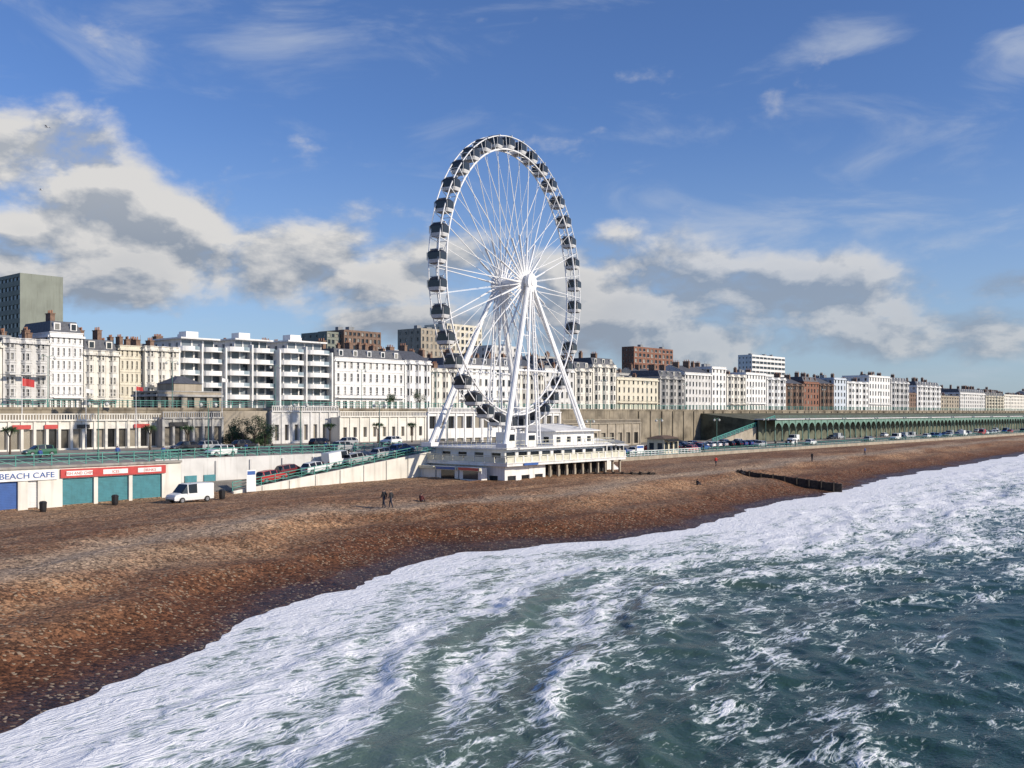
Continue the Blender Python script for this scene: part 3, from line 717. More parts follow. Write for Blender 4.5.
# ============================================================ BUILDINGS
TB=190
building('seafront_hotel',-70,2,341,TB,floors=6,bow=5,col='ivory',roof='mansard',chim=3,bars=True)
building('seafront_hotel',3,49,339,TB,floors=6,bow=3,col='pale',roof='flat',chim=4,bars=True,balc=[1,3],strings=True,trim=WALLS['pale'])
building('seafront_hotel',50,83,333,TB,floors=6,cols=6,col='white',roof='mansard',chim=1,bars=True,gf=(.6,.7,.1),balc=[1],strings=True,wf=.34)
building('seafront_hotel',84,119,351,TB,floors=5,bow=3,col='ivory',roof='mansard',chim=3,bars=True,balc=[1])
building('seafront_hotel',120,144,346,TB,floors=5,cols=5,col='cream',roof='flat',chim=2,bars=True,strings=True,wf=.36)
building('seafront_hotel',145,179,347,TB-1,floors=5,bow=3,col='ivory',roof='flat',chim=2,bars=True,balc=[1,2])
apartments('apartment_block',180,226,339,TB+1,floors=6,step=2)
apartments('apartment_block',227,279,340,TB,floors=6,step=4)
apartments('apartment_block',281,333,342,TB-2,floors=6,step=4)
building('seafront_hotel',335,404,359,TB,floors=4,cols=11,col='white',roof='mansard',chim=4,bars=True,strings=True,gf=(.6,.65,.1),balc=[1],wf=.34)
building('terraced_house',405,431,361,TB,floors=4,bow=3,col='white',chim=2,roof='gable')
building('terraced_house',432,458,369,TB,floors=4,bow=3,col='ivory',chim=3)
building('seafront_hotel',459,512,366,TB,floors=4,cols=9,col='white',chim=3,roof='mansard',balc=[1])
building('terraced_house',513,544,372,TB,floors=4,bow=4,col='ivory',chim=3)
building('terraced_house',545,574,369,TB,floors=4,cols=6,col='pale',chim=2)
building('seafront_hotel',575,592,369,TB,floors=5,bow=2,col='ivory',roof='mansard',chim=2,strings=True)
building('seafront_hotel',593,616,365,TB,floors=5,bow=3,col='ivory',roof='mansard',chim=2,strings=True)
building('seafront_hotel',617,658,378,TB,floors=4,cols=9,col='cream',chim=2,balc=[1],wf=.34)
building('terraced_house',660,684,377,TB,floors=5,bow=3,col='grey',roof='mansard',chim=2)
building('terraced_house',685,711,373,TB,floors=5,cols=8,col='pale',chim=3,roof='gable')
building('seafront_hotel',712,726,367,TB,floors=6,cols=4,col='white',chim=1)
building('terraced_house',727,745,375,TB,floors=5,bow=3,col='ivory',chim=3,balc=[1])
building('seafront_hotel',746,766,373,TB,floors=5,cols=7,col='white',chim=2,balc=[1])
building('terraced_house',767,785,378,TB,floors=5,bow=3,col='white',chim=2)
building('terraced_house',786,803,384,TB,floors=4,bow=3,col='brown',chim=3,roof='gable')
building('terraced_house',804,819,382,TB,floors=5,cols=5,col='brick',chim=2,roof='mansard')
building('terraced_house',820,833,384,TB,floors=4,bow=3,col='brown',chim=2,roof='gable')
building('terraced_house',834,846,378,TB,floors=5,cols=4,col='blue',chim=2)
building('terraced_house',847,868,382,TB,floors=5,bow=3,col='white',chim=3)
building('seafront_hotel',869,890,376,TB,floors=5,cols=8,col='white',chim=3,balc=[1])
building('seafront_hotel',891,908,382,TB,floors=5,bow=4,col='pale',chim=2,roof='mansard')
building('terraced_house',909,916,393,TB,floors=4,cols=4,col='brown',chim=2)
building('seafront_hotel',917,940,386,TB,floors=5,bow=5,col='white',roof='mansard',chim=5)
building('terraced_house',941,959,396,TB,floors=4,cols=7,col='tan',chim=2)
building('seafront_hotel',960,985,393,TB,floors=5,cols=14,col='pale',chim=5,roof='mansard')
building('seafront_hotel',986,1003,396,TB,floors=5,bow=6,col='cream',chim=4,roof='mansard')
building('seafront_hotel',1004,1028,395,TB,floors=5,cols=16,col='ivory',chim=5)
building('seafront_hotel',1029,1060,397,TB,floors=5,bow=9,col='cream',chim=5)
building('office_tower',20,63,275,262,depth=28,z0=14,floors=14,cols=0,col='olive',front_blind=True,chim=0,endcols=12,cor=False,glass=GLD,endwf=.82,clutter=False)
building('office_block',-60,20,296,300,depth=20,z0=14,floors=11,cols=14,col='brown',chim=0,cor=False,glass=GLD)
building('office_block',62,112,350,250,depth=16,z0=14,floors=8,cols=8,col='ivory',chim=2)
building('office_block',118,150,354,240,depth=16,z0=14,floors=7,cols=6,col='brown',chim=3,roof='gable')
building('tower_block',327,343,332,262,depth=14,z0=14,floors=11,cols=4,col='olive',chim=0,cor=False,wf=.7)
building('tower_block',344,381,331,260,depth=14,z0=14,floors=11,cols=9,col='brown',chim=0,cor=False,wf=.6)
building('tower_block',384,402,350,262,depth=14,z0=14,floors=8,cols=5,col='pale',chim=1)
building('tower_block',421,446,329,290,depth=14,z0=14,floors=11,cols=6,col='tan',chim=0,cor=False)
building('tower_block',447,482,325,300,depth=14,z0=14,floors=12,cols=8,col='cream',chim=0,cor=False,wf=.6)
building('tower_block',492,521,346,280,depth=14,z0=14,floors=9,cols=7,col='pale',chim=0,cor=False)
building('office_block',536,568,357,250,depth=14,z0=14,floors=7,cols=7,col='grey',chim=2)
building('tower_block',634,673,348,300,depth=8,z0=14,floors=11,cols=10,col='brick',chim=0,cor=False,wf=.55,trim=WALLS['pale'])
building('tower_block',752,785,356,300,depth=10,z0=14,floors=11,cols=9,col='white',chim=0,cor=False,wf=.9,hf=.5,glass=GLD)
sr=random.Random(12); px=150
while px<1040:
    wpx=sr.uniform(9,22)*(1 if px<700 else .7); py=float(np.interp(px,[150,330,450,600,800,1040],[356,359,365,370,384,399]))+sr.uniform(-4,4)
    building('town_house',px,px+wpx,py,228,depth=12,z0=13.5,floors=6,cols=max(3,int(wpx/4)),col=sr.choice(['white','cream','grey','tan','ivory','pale','grey','brown']),roof=sr.choice(['flat','gable','mansard']),chim=sr.randint(1,3),endcols=2,sill=False)
    px+=wpx+sr.uniform(0,6)

# ============================================================ VEHICLES
def carmesh(kind,paint):
    b=MB()
    if kind=='van':
        secs=[(-2.4,.3,.95,1.95,.84),(-2.36,.3,1.0,2.0,.84),(-.4,.3,1.0,2.02,.84),(-.3,.3,1.0,2.02,.84),(.75,.3,1.0,1.98,.82),(.85,.3,1.0,1.95,.82),(1.6,.3,1.0,1.08,.84),(2.25,.3,.85,.9,.86),(2.4,.35,.65,.68,.84)]; glz={3,5}; W=.95
    elif kind=='estate':
        secs=[(-2.2,.35,.8,.85,.8),(-2.1,.25,.95,1.0,.78),(-1.85,.25,.98,1.42,.66),(-1.75,.25,.98,1.45,.66),(-.65,.25,.97,1.5,.68),(-.55,.25,.97,1.5,.68),(.35,.25,.95,1.45,.67),(.45,.25,.95,1.42,.66),(1.1,.25,.92,.94,.78),(1.95,.25,.78,.8,.78),(2.2,.32,.55,.58,.72)]; glz={1,3,5,7}; W=.88
    else:
        secs=[(-1.95,.35,.8,.85,.8),(-1.88,.25,.95,1.0,.76),(-1.5,.25,.98,1.42,.64),(-1.38,.25,.98,1.45,.65),(-.5,.25,.97,1.5,.67),(-.4,.25,.97,1.5,.67),(.45,.25,.95,1.44,.66),(.55,.25,.95,1.40,.66),(1.15,.25,.92,.94,.78),(1.8,.25,.76,.78,.76),(2.0,.32,.55,.58,.7)]; glz={1,3,5,7}; W=.86
    def ring(q):
        x,zb,zm,zr,wr=q; tap=.9 if abs(x)>1.9 else 1
        w=W*tap
        return [(x,-w*.95,zb),(x,-w,(zb+zm)/2),(x,-w*.97,zm),(x,-wr,zr-.04),(x,-wr*.8,zr),(x,wr*.8,zr),(x,wr,zr-.04),(x,w*.97,zm),(x,w,(zb+zm)/2),(x,w*.95,zb)]
    rs=[ring(q) for q in secs]; n=10
    for a in range(len(rs)-1):
        for i in range(n):
            j=(i+1)%n; m=0
            if a in glz and i in (2,6): m=1
            slope=abs(secs[a][3]-secs[a+1][3])>.25
            if slope and i in (3,4,5): m=1
            if slope and i in(2,6): m=1
            if i==9: m=2
            b.poly([rs[a][i],rs[a][j],rs[a+1][j],rs[a+1][i]],m)
    b.poly(rs[0][::-1],0); b.poly(rs[-1],0)
    xe=secs[-1][0]; xr=secs[0][0]
    for y in (-.62,.62):
        b.box(xe-.12,xe+.01,y-.18,y+.18,.5,.64,3); b.box(xr-.015,xr+.1,y-.14,y+.14,.66,.84,4)
        b.box(.75,.9,y*1.52-.06,y*1.52+.06,.95,1.08,0)
    b.box(xe-.1,xe+.03,-.7,.7,.3,.45,2); b.box(xr-.03,xr+.1,-.7,.7,.3,.45,2)
    w=MB()
    for x in (-1.25*abs(xr)/2.0,1.28*abs(xe)/2.0):
        for sy in (-1,1):
            y=sy*(W-.08); w.tube((x,y-.11,.32),(x,y+.11,.32),.32,n=16,m=0); w.tube((x,y+sy*.112,.32),(x,y+sy*.125,.32),.19,n=12,m=1)
    return (b.mesh('body',[paint,GLD,BLACK,mat('headlamp',(.7,.7,.7),.2),mat('tail_lamp',(.4,.02,.02),.3)]),w.mesh('wheels',[RUB,mat('alloy',(.4,.4,.42),.3,metal=.7)]))
PAINT={k:mat('car_paint_'+k,c,.25,.03,1) for k,c in dict(red=(.42,.02,.02),white=(.75,.75,.74),silver=(.38,.39,.40),blue=(.03,.08,.25),black=(.02,.02,.025),green=(.03,.12,.07),maroon=(.16,.02,.025)).items()}
_c={}
def car(kind,paint,s,t,z,rot=0,pitch=0,name=None):
    key=(kind,paint)
    if key not in _c: _c[key]=carmesh(kind,PAINT[paint])
    g=grp(name or ('parked_van' if kind=='van' else 'parked_car'),s,t,z,rot=rot,pitch=pitch)
    for me in _c[key]:
        o=bpy.data.objects.new(me.name.split('.')[0],me); COL.objects.link(o); o.parent=g
sV,tV,zV=on_beach(190,502)
car('van','white',sV,min(tV,100),gz(sV,min(tV,100)),rot=math.pi+.05)
sl=-math.atan2(ZD-2.35,34)
for px,kd,pc,tt in ((271,'hatch','red',104.4),(290,'hatch','maroon',106.4),(316,'hatch','white',104.4),(340,'van','white',106.6),(358,'estate','silver',105.4),(384,'hatch','silver',105.8),(402,'hatch','blue',106.2)):
    s=S(px,tt); car(kd,pc,s,tt,rz(s)+.01,rot=0,pitch=sl)
cr=random.Random(3)
for k in range(22):
    s=20+k*5.2+cr.uniform(-.5,.5)
    if cr.random()<.75: car(cr.choice(['hatch','estate','hatch']),cr.choice(['silver','black','blue','white','silver','green','black']),s,cr.choice([113.5,131.5]),ZD+.01,rot=cr.choice([0,math.pi]))
for k in range(60):
    s=146+k*5.6+cr.uniform(-.7,.7)
    if cr.random()<.8: car(cr.choice(['hatch','estate','hatch','van']),cr.choice(['silver','black','blue','white','silver','red','white']),s,cr.choice([110.2,113.3,126]),3.43,rot=cr.choice([0,math.pi]))
for k in range(16):
    s=S(655,118)+k*3.1; car(cr.choice(['hatch','estate']),cr.choice(['silver','black','blue','white','red']),s,119+cr.uniform(-.3,.3),3.43,rot=math.pi/2)

# ============================================================ STREET FURNITURE
def lamp(s,t,z,h=8,double=True):
    g=grp('street_lamp',s,t,z); p,l=MB(),MB()
    p.tube((0,0,0),(0,0,1.2),.16,.12,n=8); p.tube((0,0,1.2),(0,0,h),.075,.05,n=8)
    for sx in ((-1,1) if double else (1,)):
        pr=(0,0,h-.1)
        for k in range(1,6):
            a=k/5*math.pi/2; q=(sx*1.1*math.sin(a),0,h-.1+.35*math.sin(a*2)*.8); p.tube(pr,q,.035,n=5); pr=q
        l.rings([[(sx*1.1+r*math.cos(2*math.pi*i/8),r*math.sin(2*math.pi*i/8),h-.1-zz) for i in range(8)] for r,zz in ((.06,-.1),(.24,.05),(.26,.2),(.12,.42))])
    p.child('post',[mat('lamp_green',(.10,.22,.18),.5)],g); l.child('lanterns',[mat('lantern_glass',(.6,.6,.55),.3)],g)
for k in range(26): lamp(5+k*22 if k<14 else 5+14*22+(k-14)*30,161.5,12.5,8.5)
for k in range(9): lamp(12+k*15,116,ZD,7)
for k in range(16): lamp(150+k*24,110.8,3.45,7)
def flagpole(px,t,z,h,m,k=.6):
    s=S(px,t); g=grp('flagpole',s,t,z); p,f=MB(),MB(); p.tube((0,0,0),(0,0,h),.07,.04,n=6); p.tube((0,0,h),(0,0,h+.12),.09,n=6)
    for i in range(6):
        a=i*.3*k;b=a+.3*k; f.poly([(a+.05,.15*math.sin(a*4),h-1.2*k-a*.15),(b+.05,.15*math.sin(b*4),h-1.2*k-b*.15),(b+.05,.15*math.sin(b*4),h-.1-b*.15),(a+.05,.15*math.sin(a*4),h-.1-a*.15)])
    p.child('pole',[WHITE],g); f.child('flag',[m],g,True)
flagpole(22,150,10.6,6.5,RED,1.0); flagpole(86,148,ZD,9.5,WHITE); flagpole(136,148,ZD,10,RED); flagpole(222,150,11,7,WHITE)
def bin_(px,py):
    s,t,z=on_beach(px,py); t=min(t,101.5); z=gz(s,t); mb=MB(); n=12
    mb.rings([[(r*math.cos(2*math.pi*i/n),r*math.sin(2*math.pi*i/n),zz) for i in range(n)] for r,zz in ((.26,-.1),(.33,.25),(.36,.85),(.38,.87),(.38,.95),(.28,1.08),(.1,1.12))]); mb.top('litter_bin',[BLACK],(s,t),z)
bin_(43,512); bin_(115,505); bin_(222,499)
def signboard(px,t,z,col,wd=1.6,h=2.2,hb=.2):
    s=S(px,t); g=grp('information_sign',s,t,z); p,b=MB(),MB()
    for x in (-wd/2+.08,wd/2-.08): p.tube((x,0,-.3),(x,0,h),.05,n=6)
    b.box(-wd/2,wd/2,-.06,-.05+.0,hb,h); b.box(-wd/2+.1,wd/2-.1,-.068,-.061,h-.6,h-.15,1)
    p.child('posts',[CONC],g); b.child('panel',[col,BLUE],g)
signboard(251,100.5,2.2,WHITE,1.3,2.9,.3); signboard(640,106,3.4,WHITE,2.4,2.2,.7)
def kiosk(px,t,z,w,d,h,wall,roofm,aw):
    s=S(px,t); g=grp('seafront_kiosk',s,t,z); a,gl,r=MB(),MB(),MB()
    facade(a,gl,a,(0,0),(1,0),w,0,h,3,1,.75,.55,sill=False,cor=False); facade(a,gl,a,(0,d),(0,-1),d,0,h,2,1,.6,.5,sill=False,cor=False)
    a.poly([(w,0,0),(w,d,0),(w,d,h),(w,0,h)]); a.poly([(0,d,0),(w,d,0),(w,d,h),(0,d,h)])
    r.rings([[(-.5,-.5,h),(w+.5,-.5,h),(w+.5,d+.5,h),(-.5,d+.5,h)],[(w*.25,d*.4,h+.6),(w*.75,d*.4,h+.6),(w*.75,d*.6,h+.6),(w*.25,d*.6,h+.6)]])
    r.hexa([(0.1,-1.2,h-.55),(w-.1,-1.2,h-.55),(w-.1,-.01,h-.25),(.1,-.01,h-.25),(0.1,-1.2,h-.5),(w-.1,-1.2,h-.5),(w-.1,-.01,h-.18),(.1,-.01,h-.18)],1)
    a.child('walls',[wall],g); gl.child('windows',[GLD],g); r.child('roof',[roofm,aw],g)
kiosk(664,107,3.4,5.5,4,3.2,WALLS['yellow'],mat('brown_roof',(.14,.09,.06),.9),DARK)
kiosk(588,106,3.3,6,6,3.4,WALLS['white'],WALLS['white'],WHITE)
kiosk(612,109,3.3,4,4,2.8,WALLS['pale'],LEAD,WHITE)
railing([(S(630,104.6),104.6,3.4),(S(700,104.6),104.6,3.4)],m=WHITE,r=.06,step=1.2,name='white_fence')
def groyne(px0,py0,px1,py1,h0,h1):
    a=on_beach(px0,py0); b=on_beach(px1,py1); mb=MB(); n=26
    d=Vector((b[0]-a[0],b[1]-a[1],0)); L=d.length; d.normalize(); q=Vector((-d.y,d.x,0))
    for i in range(n):
        f=i/n; g_=(i+1)/n
        pa=Vector((a[0],a[1],0))+d*L*f; pb=Vector((a[0],a[1],0))+d*L*g_
        z0=max(.2,gz(a[0],a[1]))+h0; z1_=max(.2,gz(b[0],b[1]))+h1
        za=z0+(z1_-z0)*f+random.uniform(-.03,.03); za=max(za,gz(pa.x,pa.y)+.12); zb=za
        w=.22
        mb.hexa([tuple(pa-q*w)[:2]+(-1,),tuple(pb-q*w)[:2]+(-1,),tuple(pb+q*w)[:2]+(-1,),tuple(pa+q*w)[:2]+(-1,),tuple(pa-q*w)[:2]+(za,),tuple(pb-q*w)[:2]+(zb,),tuple(pb+q*w)[:2]+(zb,),tuple(pa+q*w)[:2]+(za,)])
        if i%3==0:
            for sd in (-1,1):
                p=pa+q*sd*(w+.14); mb.tube((p.x,p.y,-1),(p.x,p.y,za+.12),.13,n=6)
    mb.top('groyne',[WOOD])
groyne(738,479,842,493,.3,1.0); groyne(578,474,655,474,.15,.35)

# ============================================================ VEGETATION
LEAF=mat('leaves',(.045,.085,.03),.8,.35,2,col2=(.02,.04,.015)); BARK=mat('bark',(.09,.065,.045),.9,.2,6,bump=.5)
def shrub(s,t,z,h,w,seed,name='evergreen_tree'):
    R=random.Random(seed); g=grp(name,s,t,z); tr,lf=MB(),MB(); tr.tube((0,0,-.2),(0,0,h*.45),.16,.1,n=7)
    cl=[]
    for k in range(9):
        a=R.uniform(0,6.28); r=R.uniform(.15,.75)*w; zz=h*R.uniform(.45,.95); p=(r*math.cos(a),r*math.sin(a),zz); tr.tube((0,0,h*R.uniform(.25,.45)),p,.06,.02,n=5); cl.append((p,R.uniform(.25,.45)*w))
    for p,r in cl:
        for _ in range(150):
            v=Vector((R.gauss(0,1),R.gauss(0,1),R.gauss(0,.8))).normalized()*r*R.uniform(.5,1.1); c=Vector(p)+v; x=Vector((R.gauss(0,1),R.gauss(0,1),R.gauss(0,1))).normalized(); y=x.orthogonal().normalized(); q=R.uniform(.07,.14)
            lf.poly([c-x*q,c+y*q*.6,c+x*q,c-y*q*.6])
    tr.child('trunk',[BARK],g); lf.child('foliage',[LEAF],g)
def cabbage(s,t,z,h,seed):
    R=random.Random(seed); g=grp('cabbage_palm',s,t,z); tr,lf=MB(),MB(); tr.tube((0,0,-.2),(0,0,h*.55),.15,.11,n=7)
    for k in range(3):
        a=k*2.1+R.random(); tip=(math.cos(a)*.6,math.sin(a)*.6,h*.8); tr.tube((0,0,h*.55),tip,.09,.07,n=6)
        for _ in range(70):
            d=Vector((R.gauss(0,1),R.gauss(0,1),R.gauss(.25,.7))).normalized(); L=R.uniform(.6,1.0); o=Vector(tip); w=d.orthogonal().normalized()*.035; mid=o+d*L*.6+Vector((0,0,.05)); e=o+d*L+Vector((0,0,-.25))
            lf.poly([o-w,o+w,mid+w]); lf.poly([o-w,mid+w,mid-w]); lf.poly([mid-w,mid+w,e])
    tr.child('trunk',[BARK],g); lf.child('leaves',[LEAF],g)
for i,(px,t,h,w) in enumerate(((243,140,4.5,2.3),(254,141,5,2.8),(265,140,4.3,2.4),(232,142,3.6,1.8))): shrub(S(px,t),t,ZD,h,w,i)
for i,(px,t) in enumerate(((188,132),(378,140),(412,138),(330,142),(10,140),(150,141))): cabbage(S(px,t),t,ZD,4.2,i+20)
shrub(S(420,170),170,12.5,4.5,2.4,55); shrub(S(388,172),172,12.5,4,2.4,56)
hd=MB(); R=random.Random(8)
for i in range(9000):
    s=R.uniform(S(230,145),S(270,145)); t=R.uniform(144,147.5); z=ZD+R.random()**.7*(1.6+.8*math.sin(s)); x=Vector((R.gauss(0,1),R.gauss(0,1),R.gauss(0,1))).normalized(); y=x.orthogonal().normalized(); q=.12; c=Vector((s,t,z)); hd.poly([c-x*q,c+y*q*.6,c+x*q,c-y*q*.6])
hd.top('hedge',[LEAF])

# ============================================================ PEOPLE
SKIN=mat('skin',(.50,.31,.22),.6,.05,8); HAIR=mat('dark_hair',(.03,.02,.015),.7,.1,20)
def cloth(n,c): return mat('cloth_'+n,c,.9,.12,6,bump=.3,bs=30)
def person(s,t,heading,pose='stand',h=1.78,top=None,bot=None,hair=None,name='person',stride=.16):
    top=top or cloth('black',(.02,.02,.025)); bot=bot or cloth('navy',(.025,.03,.05)); hair=hair or HAIR
    J={};E=[]
    if pose=='sit':
        J=dict(pel=(0,0,.14),sp=(0,-.02,.34),ch=(0,.05,.52),nk=(0,.09,.68),hd=(0,.13,.80),ht=(0,.12,.90))
        for n,x in (('l',-1),('r',1)):
            J.update({'sh'+n:(x*.18,.05,.60),'el'+n:(x*.24,.17,.38),'wr'+n:(x*.12,.38,.42),'hp'+n:(x*.1,.03,.13),'kn'+n:(x*.13,.42,.45),'an'+n:(x*.11,.62,.07),'to'+n:(x*.12,.80,.05)})
    else:
        st=stride if pose=='walk' else .03
        J=dict(pel=(0,0,.95),sp=(0,.01,1.14),ch=(0,.02,1.34),nk=(0,.02,1.50),hd=(0,.045,1.60),ht=(0,.035,1.70))
        for n,x in (('l',-1),('r',1)):
            k=x*st
            J.update({'sh'+n:(x*.18,.01,1.42),'el'+n:(x*.225,-k*.6-.03,1.14),'wr'+n:(x*.21,-k*.9+.06,.90),'hp'+n:(x*.09,0,.90),'kn'+n:(x*.095,k*.8+.05,.50),'an'+n:(x*.095,k*1.3-.02,.09),'to'+n:(x*.11,k*1.3+.15,.04)})
    order=list(J); rad=dict(pel=.155,sp=.145,ch=.165,nk=.06,hd=.095,ht=.07,sh=.085,el=.06,wr=.036,hp=.11,kn=.072,an=.05,to=.038)
    E=[('pel','sp'),('sp','ch'),('ch','nk'),('nk','hd'),('hd','ht')]
    for n in 'lr': E+=[('ch','sh'+n),('sh'+n,'el'+n),('el'+n,'wr'+n),('pel','hp'+n),('hp'+n,'kn'+n),('kn'+n,'an'+n),('an'+n,'to'+n)]
    k=h/1.77
    me=bpy.data.meshes.new('sk'); me.from_pydata([tuple(c*k for c in J[o]) for o in order],[(order.index(a),order.index(b)) for a,b in E],[])
    ob=bpy.data.objects.new('sk',me); COL.objects.link(ob); ob.modifiers.new('Skin','SKIN')
    for i,o in enumerate(order):
        r=rad.get(o,rad.get(o[:2],.05))*k; me.skin_vertices[0].data[i].radius=(r,r*(.8 if o in('pel','sp','ch') else 1)); me.skin_vertices[0].data[i].use_root=(o=='pel')
    sb=ob.modifiers.new('Sub','SUBSURF'); sb.levels=1; sb.render_levels=1
    dg=bpy.context.evaluated_depsgraph_get(); dg.update(); nm=bpy.data.meshes.new_from_object(ob.evaluated_get(dg)); nm.name='body'
    bpy.data.objects.remove(ob)
    nm.materials.clear()
    for q in (SKIN,hair,top,bot,cloth('shoe',(.03,.025,.02))): nm.materials.append(q)
    JV={o:Vector(J[o])*k for o in order}
    for p in nm.polygons:
        c=p.center; o=min(order,key=lambda q:(JV[q]-c).length); p.use_smooth=True
        if o in('hd','ht'): p.material_index=1 if (c.y<JV['hd'].y+.02 or c.z>JV['hd'].z+.06*k) else 0
        elif o=='nk': p.material_index=0 if c.z>JV['nk'].z else 2
        elif o[:2]=='wr': p.material_index=0 if (JV[o]-c).length<.05 else 2
        elif o[:2] in('sh','el') or o in('ch','sp'): p.material_index=2
        elif o[:2]=='to': p.material_index=4
        elif o=='pel' and c.z>JV['pel'].z+.0: p.material_index=2
        else: p.material_index=3
    g=grp(name,s,t,gz(s,t)-.0,rot=heading-A)
    b=bpy.data.objects.new('body',nm); COL.objects.link(b); b.parent=g
    hd_=MB()
    for n,x in (('l',-1),('r',1)):
        wv=JV['wr'+n]; d=(wv-JV['el'+n]).normalized(); side=Vector((0,1,0))
        hd_.tube(wv,wv+d*.09*k,.03,.036,n=6)
        for f in range(4):
            o_=wv+d*.085*k+side*(f-1.5)*.018; mid=o_+d*.045*k*(1-.1*abs(f-1.5)); hd_.tube(o_,mid,.009,n=5); hd_.tube(mid,mid+d*.035+Vector((-x*.012,0,0)),.009,.007,n=5)
        o_=wv+d*.03+side*.03; hd_.tube(o_,o_+(d+side*.8).normalized()*.05,.011,.009,n=5)
    hv=JV['hd']; r=.093*k
    hd_.tube(hv+Vector((0,r*.9,0)),hv+Vector((0,r*1.25,-.02)),.012,.016,n=5)
    for x in(-1,1):
        hd_.tube(hv+Vector((x*.034,r*.82,.022)),hv+Vector((x*.034,r*.98,.022)),.01,.008,n=6,m=1); hd_.tube(hv+Vector((x*r*.9,0,0)),hv+Vector((x*r*1.12,-.01,.005)),.03,.025,n=6)
    hd_.tube(hv+Vector((-.025,r*.88,-.045)),hv+Vector((.025,r*.88,-.045)),.007,n=4,m=2)
    hd_.child('hands_and_face',[SKIN,BLACK,mat('lips',(.35,.12,.1),.6)],g)
    return g
def at(px,py): s,t,z=on_beach(px,py); return s,t
s,t=at(384,517); person(s,t,math.radians(60),'walk',1.98)
s,t=at(391,517); person(s,t,math.radians(75),'walk',1.85,top=cloth('charcoal',(.03,.03,.033)))
s,t=at(421,524); person(s,t,math.radians(-20),'sit',1.85,top=cloth('maroon',(.12,.03,.03)))
s,t=at(716,466); person(s,t,math.radians(20),'walk',1.75,top=cloth('red',(.5,.04,.03)))
s,t=at(697,487); person(s,t,math.radians(-60),'sit',1.75)
s,t=at(741,480); person(s,t,math.radians(-60),'sit',1.75)
s,t=at(812,462); person(s,t,math.radians(-60),'stand',1.75)
s,t=at(865,455); person(s,t,math.radians(60),'walk',1.75,top=cloth('blue',(.05,.1,.3)))
pr=random.Random(9)
for k in range(14):
    s=pr.uniform(25,96)
    g=person(s,pr.uniform(110.5,117),pr.uniform(0,6.28),'walk',pr.uniform(1.62,1.85),top=cloth(*pr.choice([('blue',(.05,.1,.3)),('red',(.5,.04,.03)),('black',(.02,.02,.025)),('cream',(.5,.45,.35))]))); g.location.z=ZD
for k in range(8):
    person(pr.uniform(140,260),pr.uniform(105.2,109),pr.uniform(0,6.28),'walk',pr.uniform(1.62,1.85))
def gull(X,Y,z,r):
    g=bpy.data.objects.new('seagull',None); g.location=(X,Y,z); g.rotation_euler=(0,0,r); COL.objects.link(g); b,w=MB(),MB()
    b.rings([[(x,q*math.cos(2*math.pi*i/8),q*math.sin(2*math.pi*i/8)+zz) for i in range(8)] for x,q,zz in ((-.28,.01,0),(-.15,.05,0),(0,.075,0),(.14,.055,.01),(.2,.04,.02),(.26,.035,.025),(.33,.008,.01))])
    for sy in (-1,1):
        w.poly([(-.08,0,.03),(.1,0,.03),(.12,sy*.3,.14),(-.04,sy*.3,.14)]); w.poly([(-.04,sy*.3,.14),(.12,sy*.3,.14),(.02,sy*.68,.05),(-.03,sy*.66,.05)])
    b.child('body',[WHITE],g,True); w.child('wings',[LEAD],g)
for px,py,D in ((47,127,110),(41,190,140)): gull((px-512)/F*D,D,Z(py,D),px)

# ============================================================ SKY, SUN, CAMERA
SUNEL=math.radians(25); sx,sy=.93,-.37; L_=math.hypot(sx,sy); sx/=L_; sy/=L_
w=bpy.data.worlds.new('World'); scene.world=w; w.use_nodes=True; nt=w.node_tree; L=nt.links
bg=nt.nodes['Background']; bg.inputs['Strength'].default_value=.1
sky=nd(nt,'ShaderNodeTexSky'); sky.sky_type='NISHITA'; sky.sun_disc=False; sky.sun_elevation=SUNEL; sky.sun_rotation=math.atan2(sx,sy); sky.air_density=1.0; sky.dust_density=.6; sky.ozone_density=2.2
tc=nd(nt,'ShaderNodeTexCoord'); G=tc.outputs['Generated']
def VM(op,a,b):
    n=nd(nt,'ShaderNodeVectorMath',operation=op); L.new(a,n.inputs[0])
    if b is not None:
        if isinstance(b,tuple): n.inputs[1].default_value=b
        else: L.new(b,n.inputs[1])
    return n.outputs['Value'] if op=='LENGTH' else n.outputs['Vector']
def WM(op,a,b=None,c=None,clamp=False):
    n=nd(nt,'ShaderNodeMath',operation=op); n.use_clamp=clamp
    for i,v in enumerate((a,b,c)):
        if v is None: continue
        if isinstance(v,(int,float)): n.inputs[i].default_value=v
        else: L.new(v,n.inputs[i])
    return n.outputs[0]
def WR(v,a,b,x=0,y=1):
    n=nd(nt,'ShaderNodeMapRange'); n.interpolation_type='SMOOTHSTEP'
    for k,u in zip(('From Min','From Max','To Min','To Max'),(a,b,x,y)): n.inputs[k].default_value=u
    L.new(v,n.inputs['Value']); return n.outputs[0]
def blob(px,py,rx,ry,wt):
    d=Vector(((px-512)/F,1,(HOR-py)/F)).normalized()
    v=VM('SUBTRACT',G,tuple(d)); v=VM('MULTIPLY',v,(F/rx,1.2,F/ry)); return WR(VM('LENGTH',v,None),.15,1.25,wt,0)
def tot(bl):
    s=None
    for b in bl:
        o=blob(*b); s=o if s is None else WM('MAXIMUM',s,o)
    return s
cum=tot([(40,175,160,72,.36),(140,240,200,80,.40),(280,262,200,66,.40),(400,265,140,55,.36),(60,275,200,50,.34),(650,290,190,75,.34),(800,300,210,60,.35),(940,335,190,42,.34),(690,340,220,45,.34),(1010,285,90,20,.26),(430,325,160,34,.28),(330,220,170,35,.20),(620,245,60,35,.24)])
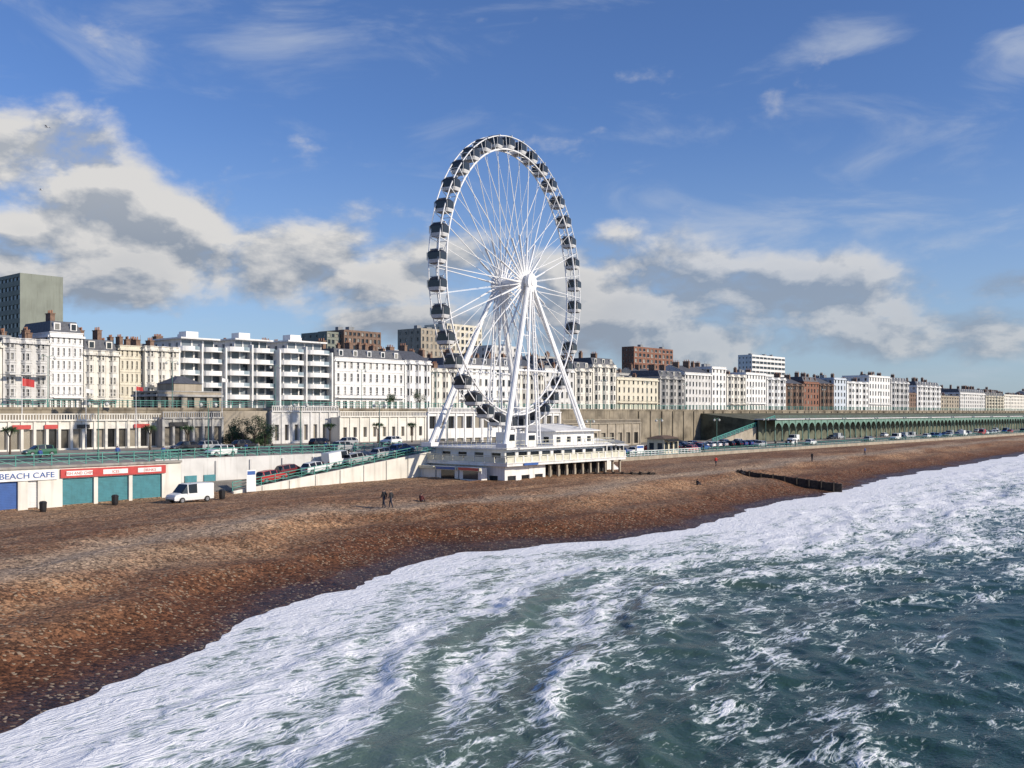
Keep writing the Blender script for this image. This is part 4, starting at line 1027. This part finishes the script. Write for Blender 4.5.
def cn(vec,det):
    v=VM('MULTIPLY',vec,(1,1,1.8)); n=nd(nt,'ShaderNodeTexNoise'); n.inputs['Scale'].default_value=9; n.inputs['Detail'].default_value=det; n.inputs['Roughness'].default_value=.56; n.inputs['Distortion'].default_value=.15; L.new(v,n.inputs['Vector']); return n.outputs['Fac']
n0=cn(G,8); n1=cn(VM('ADD',G,(.014,-.004,.018)),8)
dens=WR(WM('ADD',n0,cum),.61,.84)
sz=nd(nt,'ShaderNodeSeparateXYZ'); L.new(G,sz.inputs[0])
thin=WR(sz.outputs[0],.05,.2,1,.80); dens=WM('MULTIPLY',dens,thin)
lit=WM('ADD',WM('MULTIPLY',WM('SUBTRACT',n0,n1),6.5),.54,clamp=True)
thick=WR(WM('ADD',n0,cum),.78,1.05,0,.20)
lit=WM('SUBTRACT',lit,thick,clamp=True)
low=WR(sz.outputs[2],.06,.24,-.30,.28); lit=WM('ADD',lit,low,clamp=True)
cc=nd(nt,'ShaderNodeMix',data_type='RGBA'); cc.inputs['A'].default_value=(2.8,3.3,4.1,1); cc.inputs['B'].default_value=(7.0,6.9,6.8,1); L.new(lit,cc.inputs['Factor'])
v=VM('MULTIPLY',G,(1.0,1,3.2)); n=nd(nt,'ShaderNodeTexNoise'); n.inputs['Scale'].default_value=5.5; n.inputs['Detail'].default_value=8; n.inputs['Roughness'].default_value=.6; n.inputs['Distortion'].default_value=.6; L.new(v,n.inputs['Vector'])
cir=tot([(240,40,170,45,.26),(850,40,80,22,.20),(500,48,50,20,.16),(1010,60,45,40,.2),(700,120,300,70,.08),(850,230,340,60,.16),(560,190,220,90,.12),(860,160,260,50,.10)])
cd=WM('MULTIPLY',WR(WM('ADD',n.outputs['Fac'],cir),.55,.90),.55)
haze=WR(sz.outputs[2],-.02,.30,.45,0)
tint=nd(nt,'ShaderNodeMix',data_type='RGBA',blend_type='MULTIPLY'); tint.inputs['Factor'].default_value=1; tint.inputs['B'].default_value=(.72,.92,1.34,1); L.new(sky.outputs[0],tint.inputs['A'])
m0=nd(nt,'ShaderNodeMix',data_type='RGBA'); L.new(haze,m0.inputs['Factor']); L.new(tint.outputs['Result'],m0.inputs['A']); m0.inputs['B'].default_value=(4.7,5.9,7.1,1)
m1=nd(nt,'ShaderNodeMix',data_type='RGBA'); L.new(cd,m1.inputs['Factor']); L.new(m0.outputs['Result'],m1.inputs['A']); m1.inputs['B'].default_value=(5.6,6.1,6.9,1)
m2=nd(nt,'ShaderNodeMix',data_type='RGBA'); L.new(dens,m2.inputs['Factor']); L.new(m1.outputs['Result'],m2.inputs['A']); L.new(cc.outputs['Result'],m2.inputs['B'])
L.new(m2.outputs['Result'],bg.inputs['Color'])
sd=bpy.data.lights.new('sun','SUN'); sd.energy=4.7; sd.angle=math.radians(.5); sd.color=(1,.89,.73)
so=bpy.data.objects.new('sun',sd); COL.objects.link(so)
dv=Vector((sx*math.cos(SUNEL),sy*math.cos(SUNEL),math.sin(SUNEL))); so.rotation_euler=dv.to_track_quat('Z','Y').to_euler(); so.location=(60,-40,80)
cm=bpy.data.cameras.new('camera'); cm.lens=F/1024*36; cm.sensor_width=36; cm.shift_y=(HOR-384)/1024; cm.clip_end=20000; cm.clip_start=.1
co=bpy.data.objects.new('camera',cm); COL.objects.link(co); co.location=(0,0,H); co.rotation_euler=(math.radians(90),0,0); scene.camera=co
